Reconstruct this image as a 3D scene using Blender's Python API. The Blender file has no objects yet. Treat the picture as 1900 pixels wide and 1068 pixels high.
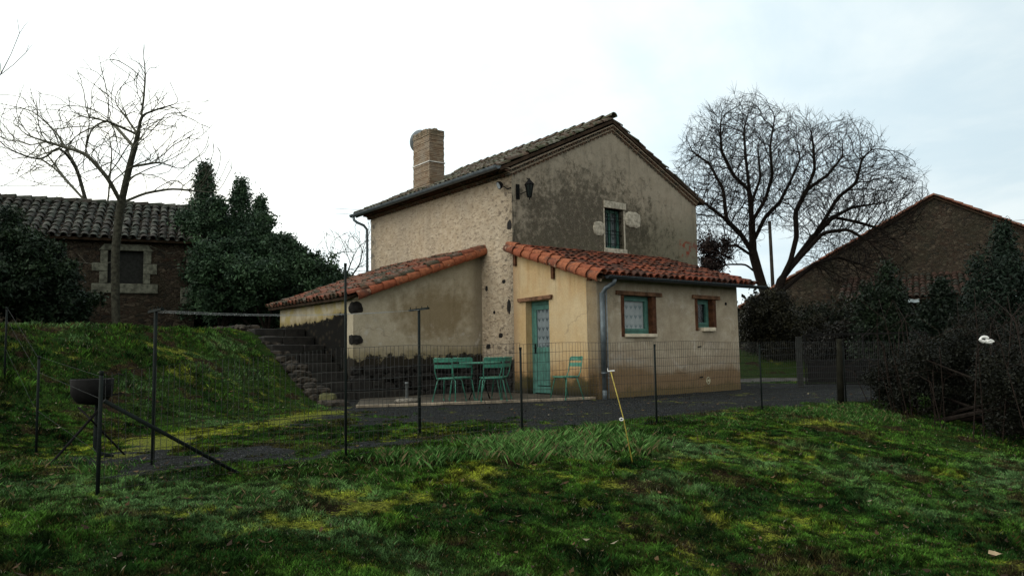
import bpy, math, random
import numpy as np
from mathutils import Vector, Matrix, kdtree
from mathutils.geometry import tessellate_polygon
random.seed(7); RNG = np.random.default_rng(7)
S = bpy.context.scene
COL = S.collection
R = math.radians

# ------------------------------------------------------------------ camera, world, sun, exposure
HC = 0.9736; PITCH = 0.0832; ROLL = 0.0164; FPX = 1413.2
cam = bpy.data.cameras.new('camera'); camo = bpy.data.objects.new('camera', cam); COL.objects.link(camo)
cam.sensor_width = 36; cam.lens = FPX / 1900 * 36; cam.clip_end = 2000; cam.clip_start = 0.05
camo.matrix_world = Matrix.Translation((0, 0, HC)) @ Matrix.Rotation(math.pi / 2 + PITCH, 4, 'X') @ Matrix.Rotation(-ROLL, 4, 'Z')
S.camera = camo
S.view_settings.view_transform = 'Standard'; S.view_settings.look = 'None'
S.view_settings.exposure = 0.0; S.view_settings.gamma = 1.0; S.view_settings.use_curve_mapping = False
SUN_EL, SUN_AZ = R(17), R(-27)      # azimuth measured from +Y, negative = left
sdir = Vector((math.sin(SUN_AZ) * math.cos(SUN_EL), math.cos(SUN_AZ) * math.cos(SUN_EL), math.sin(SUN_EL)))
world = bpy.data.worlds.new('World'); S.world = world; world.use_nodes = True
wn = world.node_tree; wn.nodes.clear()


class NT:
    """small helper round a node tree"""
    def __init__(s, tree): s.t = tree; s.n = tree.nodes; s.l = tree.links
    def new(s, kind, **kw):
        n = s.n.new(kind)
        for k, v in kw.items(): setattr(n, k, v)
        return n
    def put(s, sock, v):
        if isinstance(v, bpy.types.NodeSocket): s.l.new(v, sock)
        elif v is not None:
            if hasattr(sock.default_value, '__len__') and isinstance(v, (tuple, list)):
                v = tuple(v); k = len(sock.default_value)
                sock.default_value = v if len(v) == k else v + (1.0,) * (k - len(v))
            else: sock.default_value = v
    def math(s, op, a, b=None, c=None, clamp=False):
        n = s.new('ShaderNodeMath', operation=op, use_clamp=clamp)
        s.put(n.inputs[0], a)
        if b is not None: s.put(n.inputs[1], b)
        if c is not None: s.put(n.inputs[2], c)
        return n.outputs[0]
    def vmath(s, op, a, b=None):
        n = s.new('ShaderNodeVectorMath', operation=op); s.put(n.inputs[0], a)
        if b is not None: s.put(n.inputs[1], b)
        return n.outputs[1] if op in ('DOT_PRODUCT', 'LENGTH', 'DISTANCE') else n.outputs[0]
    def noise(s, vec, scale, detail=4, rough=.55, dist=0):
        n = s.new('ShaderNodeTexNoise'); s.put(n.inputs['Vector'], vec)
        n.inputs['Scale'].default_value = scale; n.inputs['Detail'].default_value = detail
        n.inputs['Roughness'].default_value = rough; n.inputs['Distortion'].default_value = dist
        return n.outputs['Fac']
    def vor(s, vec, scale, feature='F1', rnd=1, out='Distance'):
        n = s.new('ShaderNodeTexVoronoi', feature=feature); s.put(n.inputs['Vector'], vec)
        n.inputs['Scale'].default_value = scale; n.inputs['Randomness'].default_value = rnd
        return n.outputs[out]
    def scale(s, vec, v):
        n = s.new('ShaderNodeMapping'); s.put(n.inputs['Vector'], vec); n.inputs['Scale'].default_value = v
        return n.outputs[0]
    def mr(s, v, a, b, c=0., d=1., smooth=True):
        n = s.new('ShaderNodeMapRange', interpolation_type='SMOOTHSTEP' if smooth else 'LINEAR')
        s.put(n.inputs[0], v)
        for i, x in enumerate((a, b, c, d)): s.put(n.inputs[i + 1], x)
        return n.outputs[0]
    def mix(s, f, a, b, blend='MIX'):
        n = s.new('ShaderNodeMix', data_type='RGBA', blend_type=blend)
        s.put(n.inputs[0], f); s.put(n.inputs[6], a); s.put(n.inputs[7], b)
        return n.outputs[2]
    def sep(s, v):
        n = s.new('ShaderNodeSeparateXYZ'); s.put(n.inputs[0], v); return n.outputs
    def bump(s, h, strength=.5, dist=.02, normal=None):
        n = s.new('ShaderNodeBump'); s.put(n.inputs['Height'], h)
        n.inputs['Strength'].default_value = strength; n.inputs['Distance'].default_value = dist
        if normal is not None: s.put(n.inputs['Normal'], normal)
        return n.outputs[0]


W = NT(wn)
tc = W.new('ShaderNodeTexCoord').outputs['Generated']
sky = W.new('ShaderNodeTexSky', sky_type='NISHITA'); sky.sun_disc = False
sky.sun_elevation = SUN_EL; sky.sun_rotation = SUN_AZ; sky.dust_density = 3
dx, dy, dz = W.sep(tc)
# project directions on a cloud layer so that the clouds flatten towards the horizon
den = W.math('ADD', W.math('MAXIMUM', dz, 0.), .22)
cx = W.new('ShaderNodeCombineXYZ'); W.put(cx.inputs[0], W.math('DIVIDE', dx, den)); W.put(cx.inputs[1], W.math('DIVIDE', dy, den))
cv = cx.outputs[0]
n1 = W.noise(cv, .9, 7, .55, .6); n2 = W.noise(cv, 3.2, 5, .55, .4)
cm = W.math('ADD', W.math('MULTIPLY', n1, .75), W.math('MULTIPLY', n2, .25))
cover = W.mr(cm, .38, .60, 0.25, 1.)
dotn = W.vmath('DOT_PRODUCT', tc, tuple(sdir))
glow = W.math('POWER', W.math('MAXIMUM', dotn, 0.), 5.)
glow2 = W.mr(dotn, -.2, .8, 0., 1.)
left_ = W.mr(W.vmath('DOT_PRODUCT', tc, (-.84, -.42, .34)), .25, 1., 0., 1.)
cb = W.math('ADD', W.math('ADD', W.math('ADD', 7.1, W.math('MULTIPLY', left_, 17.)), W.math('MULTIPLY', glow2, 2.6)), W.math('MULTIPLY', glow, 3.2))
cl = W.vmath('SCALE', W.mix(W.math('ADD', left_, W.mr(dy, .1, -.5, 0., .7), clamp=True), (.90, .995, 1.01), (1.10, .99, .83))); cln = cl.node; W.put(cln.inputs[3], cb)
blue = W.vmath('SCALE', (.72, .92, 1.03)); W.put(blue.node.inputs[3], W.math('MULTIPLY', cb, .93))
base = W.mix(.85, sky.outputs[0], blue)
col = W.mix(cover, base, cl)
below = W.mr(dz, -.06, -.0, 0., 1.)
col = W.mix(below, (.35, .4, .3, 1), col)
bg = W.new('ShaderNodeBackground'); W.put(bg.inputs[0], col); bg.inputs[1].default_value = .105
wo = W.new('ShaderNodeOutputWorld'); wn.links.new(bg.outputs[0], wo.inputs[0])
sun = bpy.data.lights.new('sun', 'SUN'); sun.energy = .7; sun.angle = R(14); sun.color = (1, .93, .82)
suno = bpy.data.objects.new('sun', sun); COL.objects.link(suno)
suno.rotation_euler = sdir.to_track_quat('Z', 'Y').to_euler()

# ------------------------------------------------------------------ frames and pixel rays
TH = 0.6555; CX, CY = 0.0289, 17.388
U = Vector((math.cos(TH), math.sin(TH), 0)); V = Vector((-U.y, U.x, 0)); C0 = Vector((CX, CY, 0))
LA, WA, WW, LL = 2.7297, 4.5863, 6.6083, 7.0548
ZE, ZR = 5.08, 6.76
L0, WL, DL = 1.2476, 3.3809, 4.2659
def P(a, b, z=0): return C0 + U * a + V * b + Vector((0, 0, z))
def at(X, Y, dist):
    """world point seen at photo pixel X,Y lying dist metres ahead"""
    c, s = math.cos(ROLL), math.sin(ROLL); A, B = X - 950, Y - 534
    x = (c * A - s * B) / FPX; z = -(s * A + c * B) / FPX
    d = Vector((x, math.cos(PITCH) - z * math.sin(PITCH), math.sin(PITCH) + z * math.cos(PITCH)))
    return Vector((0, 0, HC)) + d * (dist / d.y)

# ------------------------------------------------------------------ mesh helpers
class MB:
    def __init__(s): s.v = []; s.f = []; s.m = []
    def add(s, vs, fs, m=0):
        o = len(s.v); s.v += [tuple(p) for p in vs]
        for f in fs: s.f.append(tuple(i + o for i in f)); s.m.append(m)
    def hexa(s, p, m=0):      # p: 4 bottom (ccw) then 4 top
        s.add(p, [(0, 3, 2, 1), (4, 5, 6, 7), (0, 1, 5, 4), (1, 2, 6, 5), (2, 3, 7, 6), (3, 0, 4, 7)], m)
    def box(s, x0, x1, y0, y1, z0, z1, m=0):
        s.hexa([(x0, y0, z0), (x1, y0, z0), (x1, y1, z0), (x0, y1, z0), (x0, y0, z1), (x1, y0, z1), (x1, y1, z1), (x0, y1, z1)], m)
    def bar(s, a, b, w, h, m=0, up=(0, 0, 1)):
        a, b = Vector(a), Vector(b); d = (b - a).normalized(); up = Vector(up)
        if abs(d.dot(up)) > .98: up = Vector((1, 0, 0))
        x = d.cross(up).normalized() * w / 2; y = x.cross(d).normalized() * h / 2
        s.hexa([a - x - y, a + x - y, b + x - y, b - x - y, a - x + y, a + x + y, b + x + y, b - x + y], m)
    def tube(s, path, rad, n=8, m=0, cap=True):
        path = [Vector(p) for p in path]; k = len(path)
        if not hasattr(rad, '__len__'): rad = [rad] * k
        vs = []; fs = []; prev = None
        for i, p in enumerate(path):
            d = (path[min(i + 1, k - 1)] - path[max(i - 1, 0)])
            d = d.normalized() if d.length > 1e-9 else Vector((0, 0, 1))
            if prev is None:
                x = d.orthogonal().normalized()
            else:
                x = prev - d * prev.dot(d)
                x = x.normalized() if x.length > 1e-6 else d.orthogonal().normalized()
            prev = x; y = d.cross(x)
            for j in range(n):
                t = 2 * math.pi * j / n; vs.append(p + (x * math.cos(t) + y * math.sin(t)) * rad[i])
        for i in range(k - 1):
            for j in range(n):
                fs.append((i * n + j, i * n + (j + 1) % n, (i + 1) * n + (j + 1) % n, (i + 1) * n + j))
        if cap:
            fs.append(tuple(range(n - 1, -1, -1))); fs.append(tuple((k - 1) * n + j for j in range(n)))
        s.add(vs, fs, m)
    def lathe(s, c, prof, n=20, m=0):
        c = Vector(c); vs = []; fs = []
        for r, z in prof:
            for j in range(n):
                t = 2 * math.pi * j / n; vs.append(c + Vector((r * math.cos(t), r * math.sin(t), z)))
        for i in range(len(prof) - 1):
            for j in range(n):
                fs.append((i * n + j, i * n + (j + 1) % n, (i + 1) * n + (j + 1) % n, (i + 1) * n + j))
        fs.append(tuple(range(n - 1, -1, -1))); fs.append(tuple((len(prof) - 1) * n + j for j in range(n)))
        s.add(vs, fs, m)
    def rock(s, c, sx, sy, sz, m=0, rot=0., jag=.18, rnd=random):
        """an irregular stone: a squared-off ball with displaced corners"""
        vs = []; fs = []; nu, nv = 8, 5; cr, sr = math.cos(rot), math.sin(rot)
        for i in range(nv):
            ph = -math.pi / 2 + math.pi * (i + .5) / nv
            for j in range(nu):
                th = 2 * math.pi * j / nu
                q = [math.cos(ph) * math.cos(th), math.cos(ph) * math.sin(th), math.sin(ph)]
                q = [math.copysign(abs(t) ** .6, t) * (1 + rnd.uniform(-jag, jag)) for t in q]
                x, y, z = q[0] * sx / 2, q[1] * sy / 2, q[2] * sz / 2
                vs.append((c[0] + x * cr - y * sr, c[1] + x * sr + y * cr, c[2] + z))
        for i in range(nv - 1):
            for j in range(nu):
                fs.append((i * nu + j, i * nu + (j + 1) % nu, (i + 1) * nu + (j + 1) % nu, (i + 1) * nu + j))
        fs.append(tuple(range(nu - 1, -1, -1))); fs.append(tuple((nv - 1) * nu + j for j in range(nu)))
        s.add(vs, fs, m)
    def build(s, name, mats, parent=None, smooth=False, bevel=0):
        me = bpy.data.meshes.new(name); me.from_pydata(s.v, [], s.f); me.update()
        mats = mats if isinstance(mats, (list, tuple)) else [mats]
        for m in mats: me.materials.append(m)
        if len(mats) > 1: me.polygons.foreach_set('material_index', s.m)
        if smooth: me.polygons.foreach_set('use_smooth', [True] * len(me.polygons))
        o = bpy.data.objects.new(name, me); COL.objects.link(o)
        if parent: o.parent = parent
        if bevel:
            b = o.modifiers.new('b', 'BEVEL'); b.width = bevel; b.segments = 2; b.limit_method = 'ANGLE'
        return o


def raw_mesh(name, verts, faces_idx, nper, mats, parent=None, color=None, smooth=False):
    """fast mesh from numpy arrays; every face has nper corners"""
    me = bpy.data.meshes.new(name); nv = len(verts); nf = len(faces_idx)
    me.vertices.add(nv); me.vertices.foreach_set('co', verts.astype(np.float32).ravel())
    me.loops.add(nf * nper); me.loops.foreach_set('vertex_index', faces_idx.astype(np.int32).ravel())
    me.polygons.add(nf); me.polygons.foreach_set('loop_start', np.arange(0, nf * nper, nper, dtype=np.int32))
    me.update(calc_edges=True)
    if smooth: me.polygons.foreach_set('use_smooth', np.ones(nf, dtype=bool))
    if color is not None:
        at_ = me.color_attributes.new('tint', 'FLOAT_COLOR', 'POINT')
        at_.data.foreach_set('color', np.hstack([color, np.ones((nv, 1))]).astype(np.float32).ravel())
    for m in (mats if isinstance(mats, (list, tuple)) else [mats]): me.materials.append(m)
    o = bpy.data.objects.new(name, me); COL.objects.link(o)
    if parent: o.parent = parent
    return o
def tag(o, label=None, cat=None, group=None, kind=None):
    if label: o['label'] = label
    if cat: o['category'] = cat
    if group: o['group'] = group
    if kind: o['kind'] = kind
    return o
def empty(name, loc, rz=0.):
    o = bpy.data.objects.new(name, None); COL.objects.link(o); o.location = loc; o.rotation_euler = (0, 0, rz)
    o.empty_display_size = .2; return o
def copy_tree(o, parent=None):
    c = o.copy(); COL.objects.link(c); c.parent = parent
    for ch in list(o.children): copy_tree(ch, c)
    return c

# numpy value noise (2-D, tileless hash)
def vnoise(x, y, seed=0):
    xi = np.floor(x).astype(np.int64); yi = np.floor(y).astype(np.int64); fx = x - xi; fy = y - yi
    fx = fx * fx * (3 - 2 * fx); fy = fy * fy * (3 - 2 * fy)
    def h(a, b):
        n = (a * 374761393 + b * 668265263 + seed * 1442695041) & 0x7fffffff
        n = ((n ^ (n >> 13)) * 1274126177) & 0x7fffffff
        return ((n ^ (n >> 16)) & 0xffff) / 65535.
    return (h(xi, yi) * (1 - fx) + h(xi + 1, yi) * fx) * (1 - fy) + (h(xi, yi + 1) * (1 - fx) + h(xi + 1, yi + 1) * fx) * fy
def fbm(x, y, sc, oct=4, seed=0):
    s = 0; a = .5; t = 0
    for k in range(oct):
        s = s + a * vnoise(x * sc + 17.3 * k, y * sc - 9.1 * k, seed + k); t += a; a *= .55; sc *= 2.03
    return s / t
def sst(x, a, b):
    t = np.clip((x - a) / (b - a), 0, 1); return t * t * (3 - 2 * t)

# ------------------------------------------------------------------ materials
def mat(name, rough=.85, spec=.3):
    m = bpy.data.materials.new(name); m.use_nodes = True; nt = m.node_tree
    b = nt.nodes['Principled BSDF']; b.inputs['Roughness'].default_value = rough
    b.inputs['Specular IOR Level'].default_value = spec
    return m, NT(nt), b
def simple(name, col, rough=.7, spec=.3, var=.25, sc=12, metal=0., bump=.0, bsc=40):
    m, T, b = mat(name, rough, spec)
    oc = T.new('ShaderNodeTexCoord').outputs['Object']
    f = T.noise(oc, sc, 5)
    c = T.mix(T.mr(f, .3, .7), tuple(c * (1 - var) for c in col), tuple(min(1, c * (1 + var)) for c in col))
    T.put(b.inputs['Base Color'], c); b.inputs['Metallic'].default_value = metal
    if bump: T.put(b.inputs['Normal'], T.bump(T.noise(oc, bsc, 5), bump, .01))
    return m
def tile_mat(name, cols, lichen, amt, rough=.85):
    """cols: three tile colours, varied tile by tile; lichen colour grows in patches"""
    m, T, b = mat(name, rough, .25)
    oc = T.new('ShaderNodeTexCoord').outputs['Object']
    rnd = T.new('ShaderNodeNewGeometry').outputs['Random Per Island']
    c = T.mix(T.mr(rnd, 0, .5), cols[0], cols[1]); c = T.mix(T.mr(rnd, .5, 1.), c, cols[2])
    c = T.mix(T.mr(T.noise(oc, 14, 5), .35, .7, 0, .55), c, tuple(x * .35 for x in cols[0]))
    for i, (lc, a) in enumerate(zip(lichen, amt)):
        f = T.noise(oc, 3.1 + 2.7 * i, 8, .7); f2 = T.math('ADD', f, T.math('MULTIPLY', T.math('SUBTRACT', rnd, .5), .25))
        c = T.mix(T.mr(f2, 1 - a - .06, 1 - a + .06, 0, .9), c, lc)
    T.put(b.inputs['Base Color'], c)
    T.put(b.inputs['Normal'], T.bump(T.noise(oc, 55, 5, .65), .6, .012))
    return m
M_TILE_OLD = tile_mat('old_tiles', [(.085, .062, .045), (.13, .085, .06), (.055, .05, .045)], [(.045, .055, .025), (.20, .19, .16)], [.50, .40])
M_TILE_RED = tile_mat('red_tiles', [(.18, .046, .023), (.24, .07, .032), (.10, .033, .02)], [(.045, .022, .015), (.20, .12, .08)], [.54, .22])
M_TILE_VERGE = tile_mat('verge_orange_tiles', [(.26, .074, .035), (.32, .108, .05), (.18, .054, .03)], [(.08, .04, .028), (.36, .24, .16)], [.42, .30])
M_TILE_MIX = tile_mat('mixed_tiles', [(.22, .07, .04), (.19, .10, .065), (.085, .06, .045)], [(.045, .045, .028), (.18, .15, .13)], [.47, .33])
M_TILE_GEN = tile_mat('cornice_tiles', [(.13, .075, .05), (.17, .10, .065), (.08, .055, .04)], [(.05, .05, .04), (.2, .18, .14)], [.42, .36])
M_TILE_FAR = tile_mat('grey_tiles', [(.035, .032, .026), (.05, .043, .035), (.025, .025, .022)], [(.020, .028, .018), (.10, .10, .085)], [.5, .40])


def wall_mat(kind):
    m, T, b = mat(kind, .93, .15)
    oc = T.new('ShaderNodeTexCoord').outputs['Object']
    X, Y, Z = T.sep(oc)
    big = T.noise(oc, .9, 5, .6); med = T.noise(oc, 4.5, 6, .62); fine = T.noise(oc, 28, 5, .65); grit = T.noise(oc, 110, 3, .6)
    h = T.math('ADD', T.math('MULTIPLY', med, .5), T.math('MULTIPLY', fine, .35))
    dist, stren = .02, .55
    if kind == 'rubble_wall':
        nz = T.new('ShaderNodeTexNoise'); T.put(nz.inputs['Vector'], oc); nz.inputs['Scale'].default_value = 6; nz.inputs['Detail'].default_value = 4
        w = T.vmath('SCALE', nz.outputs['Color']); w.node.inputs[3].default_value = .20
        sq = T.scale(T.vmath('ADD', oc, w), (1, 1, 1.6))
        v1 = T.vor(sq, 5.2); v2 = T.vor(sq, 5.2, out='Color'); vs = T.sep(v2)[0]
        v3 = T.vor(sq, 13.); v4 = T.sep(T.vor(sq, 13., out='Color'))[0]
        c = T.mix(T.mr(med, .3, .7), (.44, .35, .245), (.57, .475, .355))
        c = T.mix(T.mr(big, .35, .7, 0, .5), c, (.40, .35, .28))
        # how bare the stones are: more towards the corner (low Y) and further down
        bare = T.math('ADD', T.mr(Y, 1.5, .05, 0, .42), T.mr(Z, 3.2, .6, 0, .12))
        bare = T.math('ADD', bare, T.math('MULTIPLY', T.math('SUBTRACT', big, .5), 1.3))
        lim = T.math('SUBTRACT', .90, T.math('MULTIPLY', bare, .85))
        st = T.math('MULTIPLY', T.mr(vs, lim, T.math('ADD', lim, .03)), T.mr(T.math('ADD', v1, T.math('MULTIPLY', fine, .25)), .50, .38))
        stc = T.mix(T.sep(v2)[1], (.16, .115, .085), (.09, .095, .09)); stc = T.mix(T.sep(v2)[2], stc, (.22, .19, .15))
        stc = T.mix(T.mr(fine, .35, .7), stc, T.vmath('MULTIPLY', stc, (.5, .5, .5)))
        c = T.mix(T.math('MULTIPLY', st, .66), c, stc)
        lim2 = T.math('SUBTRACT', .84, T.math('MULTIPLY', bare, .5))
        sm = T.math('MULTIPLY', T.mr(v4, lim2, T.math('ADD', lim2, .03)), T.mr(v3, .42, .25))
        c = T.mix(T.math('MULTIPLY', sm, .62), c, (.17, .13, .10))
        # streaky grit hollows
        hol = T.noise(T.scale(oc, (9, 9, 20)), 1., 5, .6)
        c = T.mix(T.mr(hol, .52, .66, 0, .6), c, (.24, .19, .14))
        h = T.math('ADD', h, T.math('MULTIPLY', T.mr(v1, .1, .55), -.55)); h = T.math('SUBTRACT', h, T.math('MULTIPLY', T.mr(hol, .5, .72), .5))
        h = T.math('SUBTRACT', h, T.math('MULTIPLY', st, -.25))
        dist, stren = .035, .8
        # quoin lichen at the far corner
        c = T.mix(T.math('MULTIPLY', T.mr(Y, 6.55, 6.95), T.mr(med, .45, .6, 0, .8)), c, (.10, .095, .08))
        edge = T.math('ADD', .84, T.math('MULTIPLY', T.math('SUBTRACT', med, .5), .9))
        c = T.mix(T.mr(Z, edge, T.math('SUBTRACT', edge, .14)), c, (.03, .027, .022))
    elif kind == 'gable_render':
        c = T.mix(T.mr(med, .3, .72), (.32, .275, .21), (.405, .355, .28))
        c = T.mix(T.mr(big, .35, .65, 0, .6), c, (.35, .315, .25))
        ex = T.math('DIVIDE', T.math('SUBTRACT', X, 2.4), 3.6); ez = T.math('DIVIDE', T.math('SUBTRACT', Z, 3.7), 2.35)
        d = T.math('SQRT', T.math('ADD', T.math('MULTIPLY', ex, ex), T.math('MULTIPLY', ez, ez)))
        warp = T.noise(oc, 2.1, 6, .68)
        patch = T.mr(T.math('ADD', d, T.math('MULTIPLY', T.math('SUBTRACT', warp, .5), 1.5)), 1.12, .30)
        soot = T.mr(T.math('ADD', T.noise(oc, 6.5, 8, .8), T.math('MULTIPLY', patch, .22)), .52, .74)
        c = T.mix(T.math('MULTIPLY', soot, .80), c, (.060, .054, .040))
        sp = T.noise(oc, 30, 5, .75)
        lim = T.math('SUBTRACT', .72, T.math('MULTIPLY', patch, .20))
        dk = T.math('MULTIPLY', T.mr(sp, lim, T.math('ADD', lim, .07)), T.mr(patch, .02, .2))
        c = T.mix(T.math('MULTIPLY', dk, .85), c, (.028, .027, .022))
        mz = T.noise(oc, 17, 5, .7)
        c = T.mix(T.math('MULTIPLY', patch, T.mr(mz, .5, .68, 0, .5)), c, (.15, .11, .085)); c = T.mix(T.math('MULTIPLY', patch, T.mr(mz, .48, .34, 0, .5)), c, (.06, .07, .035))
        run = T.noise(T.scale(oc, (5, 5, .7)), 1., 5, .6)
        c = T.mix(T.math('MULTIPLY', T.mr(run, .5, .7, 0, .45), T.mr(Z, 3.4, 4.6)), c, (.12, .11, .085))
        c = T.mix(T.math('MULTIPLY', T.mr(T.math('ADD', X, big), 3.2, 5.2), T.mr(Z, 5.1, 3.9)), c, T.vmath('MULTIPLY', c, (.62, .64, .6)))
        c = T.mix(T.math('MULTIPLY', T.mr(Z, 4.2, 3.3), T.mr(med, .35, .6, 0, .5)), c, (.10, .095, .06))
        rp = T.math('MULTIPLY', T.mr(X, 5.7, 6.0), T.mr(T.math('ABSOLUTE', T.math('SUBTRACT', Z, 3.75)), .3, .12))
        c = T.mix(T.math('MULTIPLY', rp, T.mr(med, .5, .56)), c, (.24, .06, .035))
        lp = T.math('MULTIPLY', T.mr(X, .25, .02), T.mr(T.noise(T.scale(oc, (3, 3, 1)), 3, 4), .45, .6))
        c = T.mix(T.math('MULTIPLY', lp, .8), c, (.045, .04, .033))
        c = T.mix(T.math('MULTIPLY', T.mr(X, 6.1, 6.5), T.mr(med, .4, .6, 0, .5)), c, (.13, .13, .11))
        dist, stren = .012, .6
    elif kind == 'ochre_render':
        c = T.mix(T.mr(med, .25, .75), (.46, .315, .150), (.55, .40, .215))
        c = T.mix(T.mr(big, .35, .68, 0, .75), c, (.52, .43, .28))
        run = T.noise(T.scale(oc, (6, 6, .8)), 1, 4)
        c = T.mix(T.math('MULTIPLY', T.mr(run, .45, .68, 0, .5), T.mr(Z, 1.6, 2.6)), c, (.40, .24, .11))
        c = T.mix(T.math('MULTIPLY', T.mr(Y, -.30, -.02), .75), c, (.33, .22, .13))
        e = T.math('ADD', .95, T.math('MULTIPLY', T.math('SUBTRACT', med, .5), .8))
        c = T.mix(T.mr(Z, e, T.math('SUBTRACT', e, .6), 0, .8), c, (.27, .145, .055))
        e2 = T.math('ADD', .52, T.math('MULTIPLY', T.math('SUBTRACT', med, .5), .55))
        c = T.mix(T.mr(Z, e2, T.math('SUBTRACT', e2, .22), 0, .93), c, (.055, .052, .022))
        c = T.mix(T.mr(Z, .25, .05, 0, .9), c, (.02, .02, .014))
        dist = .007
    elif kind == 'grey_render':
        c = T.mix(T.mr(med, .3, .7), (.37, .31, .225), (.47, .405, .30))
        c = T.mix(T.mr(T.noise(oc, 2.2, 6, .7, .8), .50, .70, 0, .8), c, (.56, .50, .41))
        c = T.mix(T.mr(big, .5, .3, 0, .4), c, (.24, .21, .165))
        wav = T.math('ADD', T.math('MULTIPLY', T.math('SUBTRACT', big, .5), .9), T.math('MULTIPLY', T.math('SINE', T.math('MULTIPLY', X, 1.9)), .09))
        e = T.math('ADD', .66, wav)
        c = T.mix(T.math('MULTIPLY', T.mr(Z, T.math('ADD', e, .3), e, 0, .45), T.mr(med, .3, .6)), c, (.235, .165, .115))
        ln = T.mr(T.math('ABSOLUTE', T.math('SUBTRACT', Z, T.math('ADD', e, -.05))), .07, .0)
        c = T.mix(T.math('MULTIPLY', ln, T.mr(med, .4, .6, 0, .6)), c, (.40, .38, .33))
        c = T.mix(T.mr(Z, T.math('SUBTRACT', e, .08), T.math('SUBTRACT', e, .3), 0, .85), c, (.20, .125, .06))
        e2 = T.math('ADD', .26, T.math('MULTIPLY', T.math('SUBTRACT', med, .5), .5))
        c = T.mix(T.mr(Z, e2, T.math('SUBTRACT', e2, .2), 0, .8), c, (.13, .10, .045))
        dist = .008
    elif kind == 'lean_render':
        c = T.mix(T.mr(med, .25, .75), (.37, .33, .24), (.47, .42, .32))
        ex = T.math('DIVIDE', T.math('SUBTRACT', X, -1.35), 1.35); ez = T.math('DIVIDE', T.math('SUBTRACT', Z, 1.9), .85)
        d = T.math('SQRT', T.math('ADD', T.math('MULTIPLY', ex, ex), T.math('MULTIPLY', ez, ez)))
        st = T.mr(T.math('ADD', d, T.math('MULTIPLY', T.math('SUBTRACT', med, .5), 1.2)), 1.05, .35, 0, .72)
        c = T.mix(st, c, (.205, .155, .082))
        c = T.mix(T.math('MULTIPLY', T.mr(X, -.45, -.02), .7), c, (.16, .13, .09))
        wp = T.math('MULTIPLY', T.mr(T.noise(oc, 3.4, 7, .7, .5), .55, .72), T.mr(Z, 2.0, 1.3))
        c = T.mix(T.math('MULTIPLY', wp, .8), c, (.52, .50, .45))
        e = T.math('ADD', 1.25, T.math('MULTIPLY', T.math('SUBTRACT', med, .5), .8))
        c = T.mix(T.mr(Z, e, T.math('SUBTRACT', e, .4), 0, .75), c, (.175, .145, .068))
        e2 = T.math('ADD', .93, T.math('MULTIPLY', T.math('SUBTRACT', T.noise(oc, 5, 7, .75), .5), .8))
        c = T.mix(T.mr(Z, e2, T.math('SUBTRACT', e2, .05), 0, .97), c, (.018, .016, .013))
        dist = .008
    elif kind == 'lean_side':
        c = T.mix(T.mr(med, .25, .75), (.34, .29, .19), (.47, .42, .31))
        yl = T.noise(oc, 2.4, 5)
        c = T.mix(T.mr(yl, .48, .64, 0, .8), c, (.36, .29, .10))
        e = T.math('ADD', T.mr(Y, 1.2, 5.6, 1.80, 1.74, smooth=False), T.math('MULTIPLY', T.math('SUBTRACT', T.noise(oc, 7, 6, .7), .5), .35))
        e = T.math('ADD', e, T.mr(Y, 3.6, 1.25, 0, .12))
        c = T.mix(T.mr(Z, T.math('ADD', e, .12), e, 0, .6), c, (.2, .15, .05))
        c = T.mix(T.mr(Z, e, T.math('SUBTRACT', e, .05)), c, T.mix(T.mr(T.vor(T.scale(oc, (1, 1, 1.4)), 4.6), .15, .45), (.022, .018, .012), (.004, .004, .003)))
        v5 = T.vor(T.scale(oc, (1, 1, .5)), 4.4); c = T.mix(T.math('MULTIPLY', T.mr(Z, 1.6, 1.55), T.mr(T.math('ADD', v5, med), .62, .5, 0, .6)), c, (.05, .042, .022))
        dist = .012
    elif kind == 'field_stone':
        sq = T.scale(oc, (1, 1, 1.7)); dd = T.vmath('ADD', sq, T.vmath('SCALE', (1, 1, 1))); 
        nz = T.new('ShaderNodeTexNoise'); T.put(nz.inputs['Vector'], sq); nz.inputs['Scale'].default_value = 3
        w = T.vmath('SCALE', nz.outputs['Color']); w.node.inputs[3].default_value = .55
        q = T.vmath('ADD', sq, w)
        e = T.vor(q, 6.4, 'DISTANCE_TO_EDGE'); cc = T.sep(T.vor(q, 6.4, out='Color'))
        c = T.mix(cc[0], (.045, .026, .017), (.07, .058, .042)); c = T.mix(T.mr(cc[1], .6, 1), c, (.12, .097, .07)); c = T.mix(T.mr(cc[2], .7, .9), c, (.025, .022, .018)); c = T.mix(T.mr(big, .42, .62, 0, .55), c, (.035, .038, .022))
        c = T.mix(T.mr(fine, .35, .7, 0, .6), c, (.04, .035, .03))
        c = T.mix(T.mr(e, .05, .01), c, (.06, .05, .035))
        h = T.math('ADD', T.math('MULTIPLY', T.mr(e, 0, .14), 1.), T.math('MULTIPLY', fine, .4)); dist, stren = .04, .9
    if kind in ('ochre_render', 'grey_render', 'lean_render', 'gable_render', 'lean_side'):
        dr = T.noise(T.scale(oc, (7, 7, .55)), 1., 6, .65)
        c = T.mix(T.mr(dr, .52, .72, 0, .38), c, T.vmath('MULTIPLY', c, (.55, .5, .45)))
        nz = T.new('ShaderNodeTexNoise'); T.put(nz.inputs['Vector'], oc); nz.inputs['Scale'].default_value = 2.5; nz.inputs['Detail'].default_value = 6
        w = T.vmath('SCALE', nz.outputs['Color']); w.node.inputs[3].default_value = .9
        ck = T.vor(T.vmath('ADD', oc, w), .45, 'DISTANCE_TO_EDGE')
        c = T.mix(T.math('MULTIPLY', T.mr(ck, .009, .003), T.mr(big, .5, .6, 0, .28)), c, (.08, .06, .045))
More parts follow.
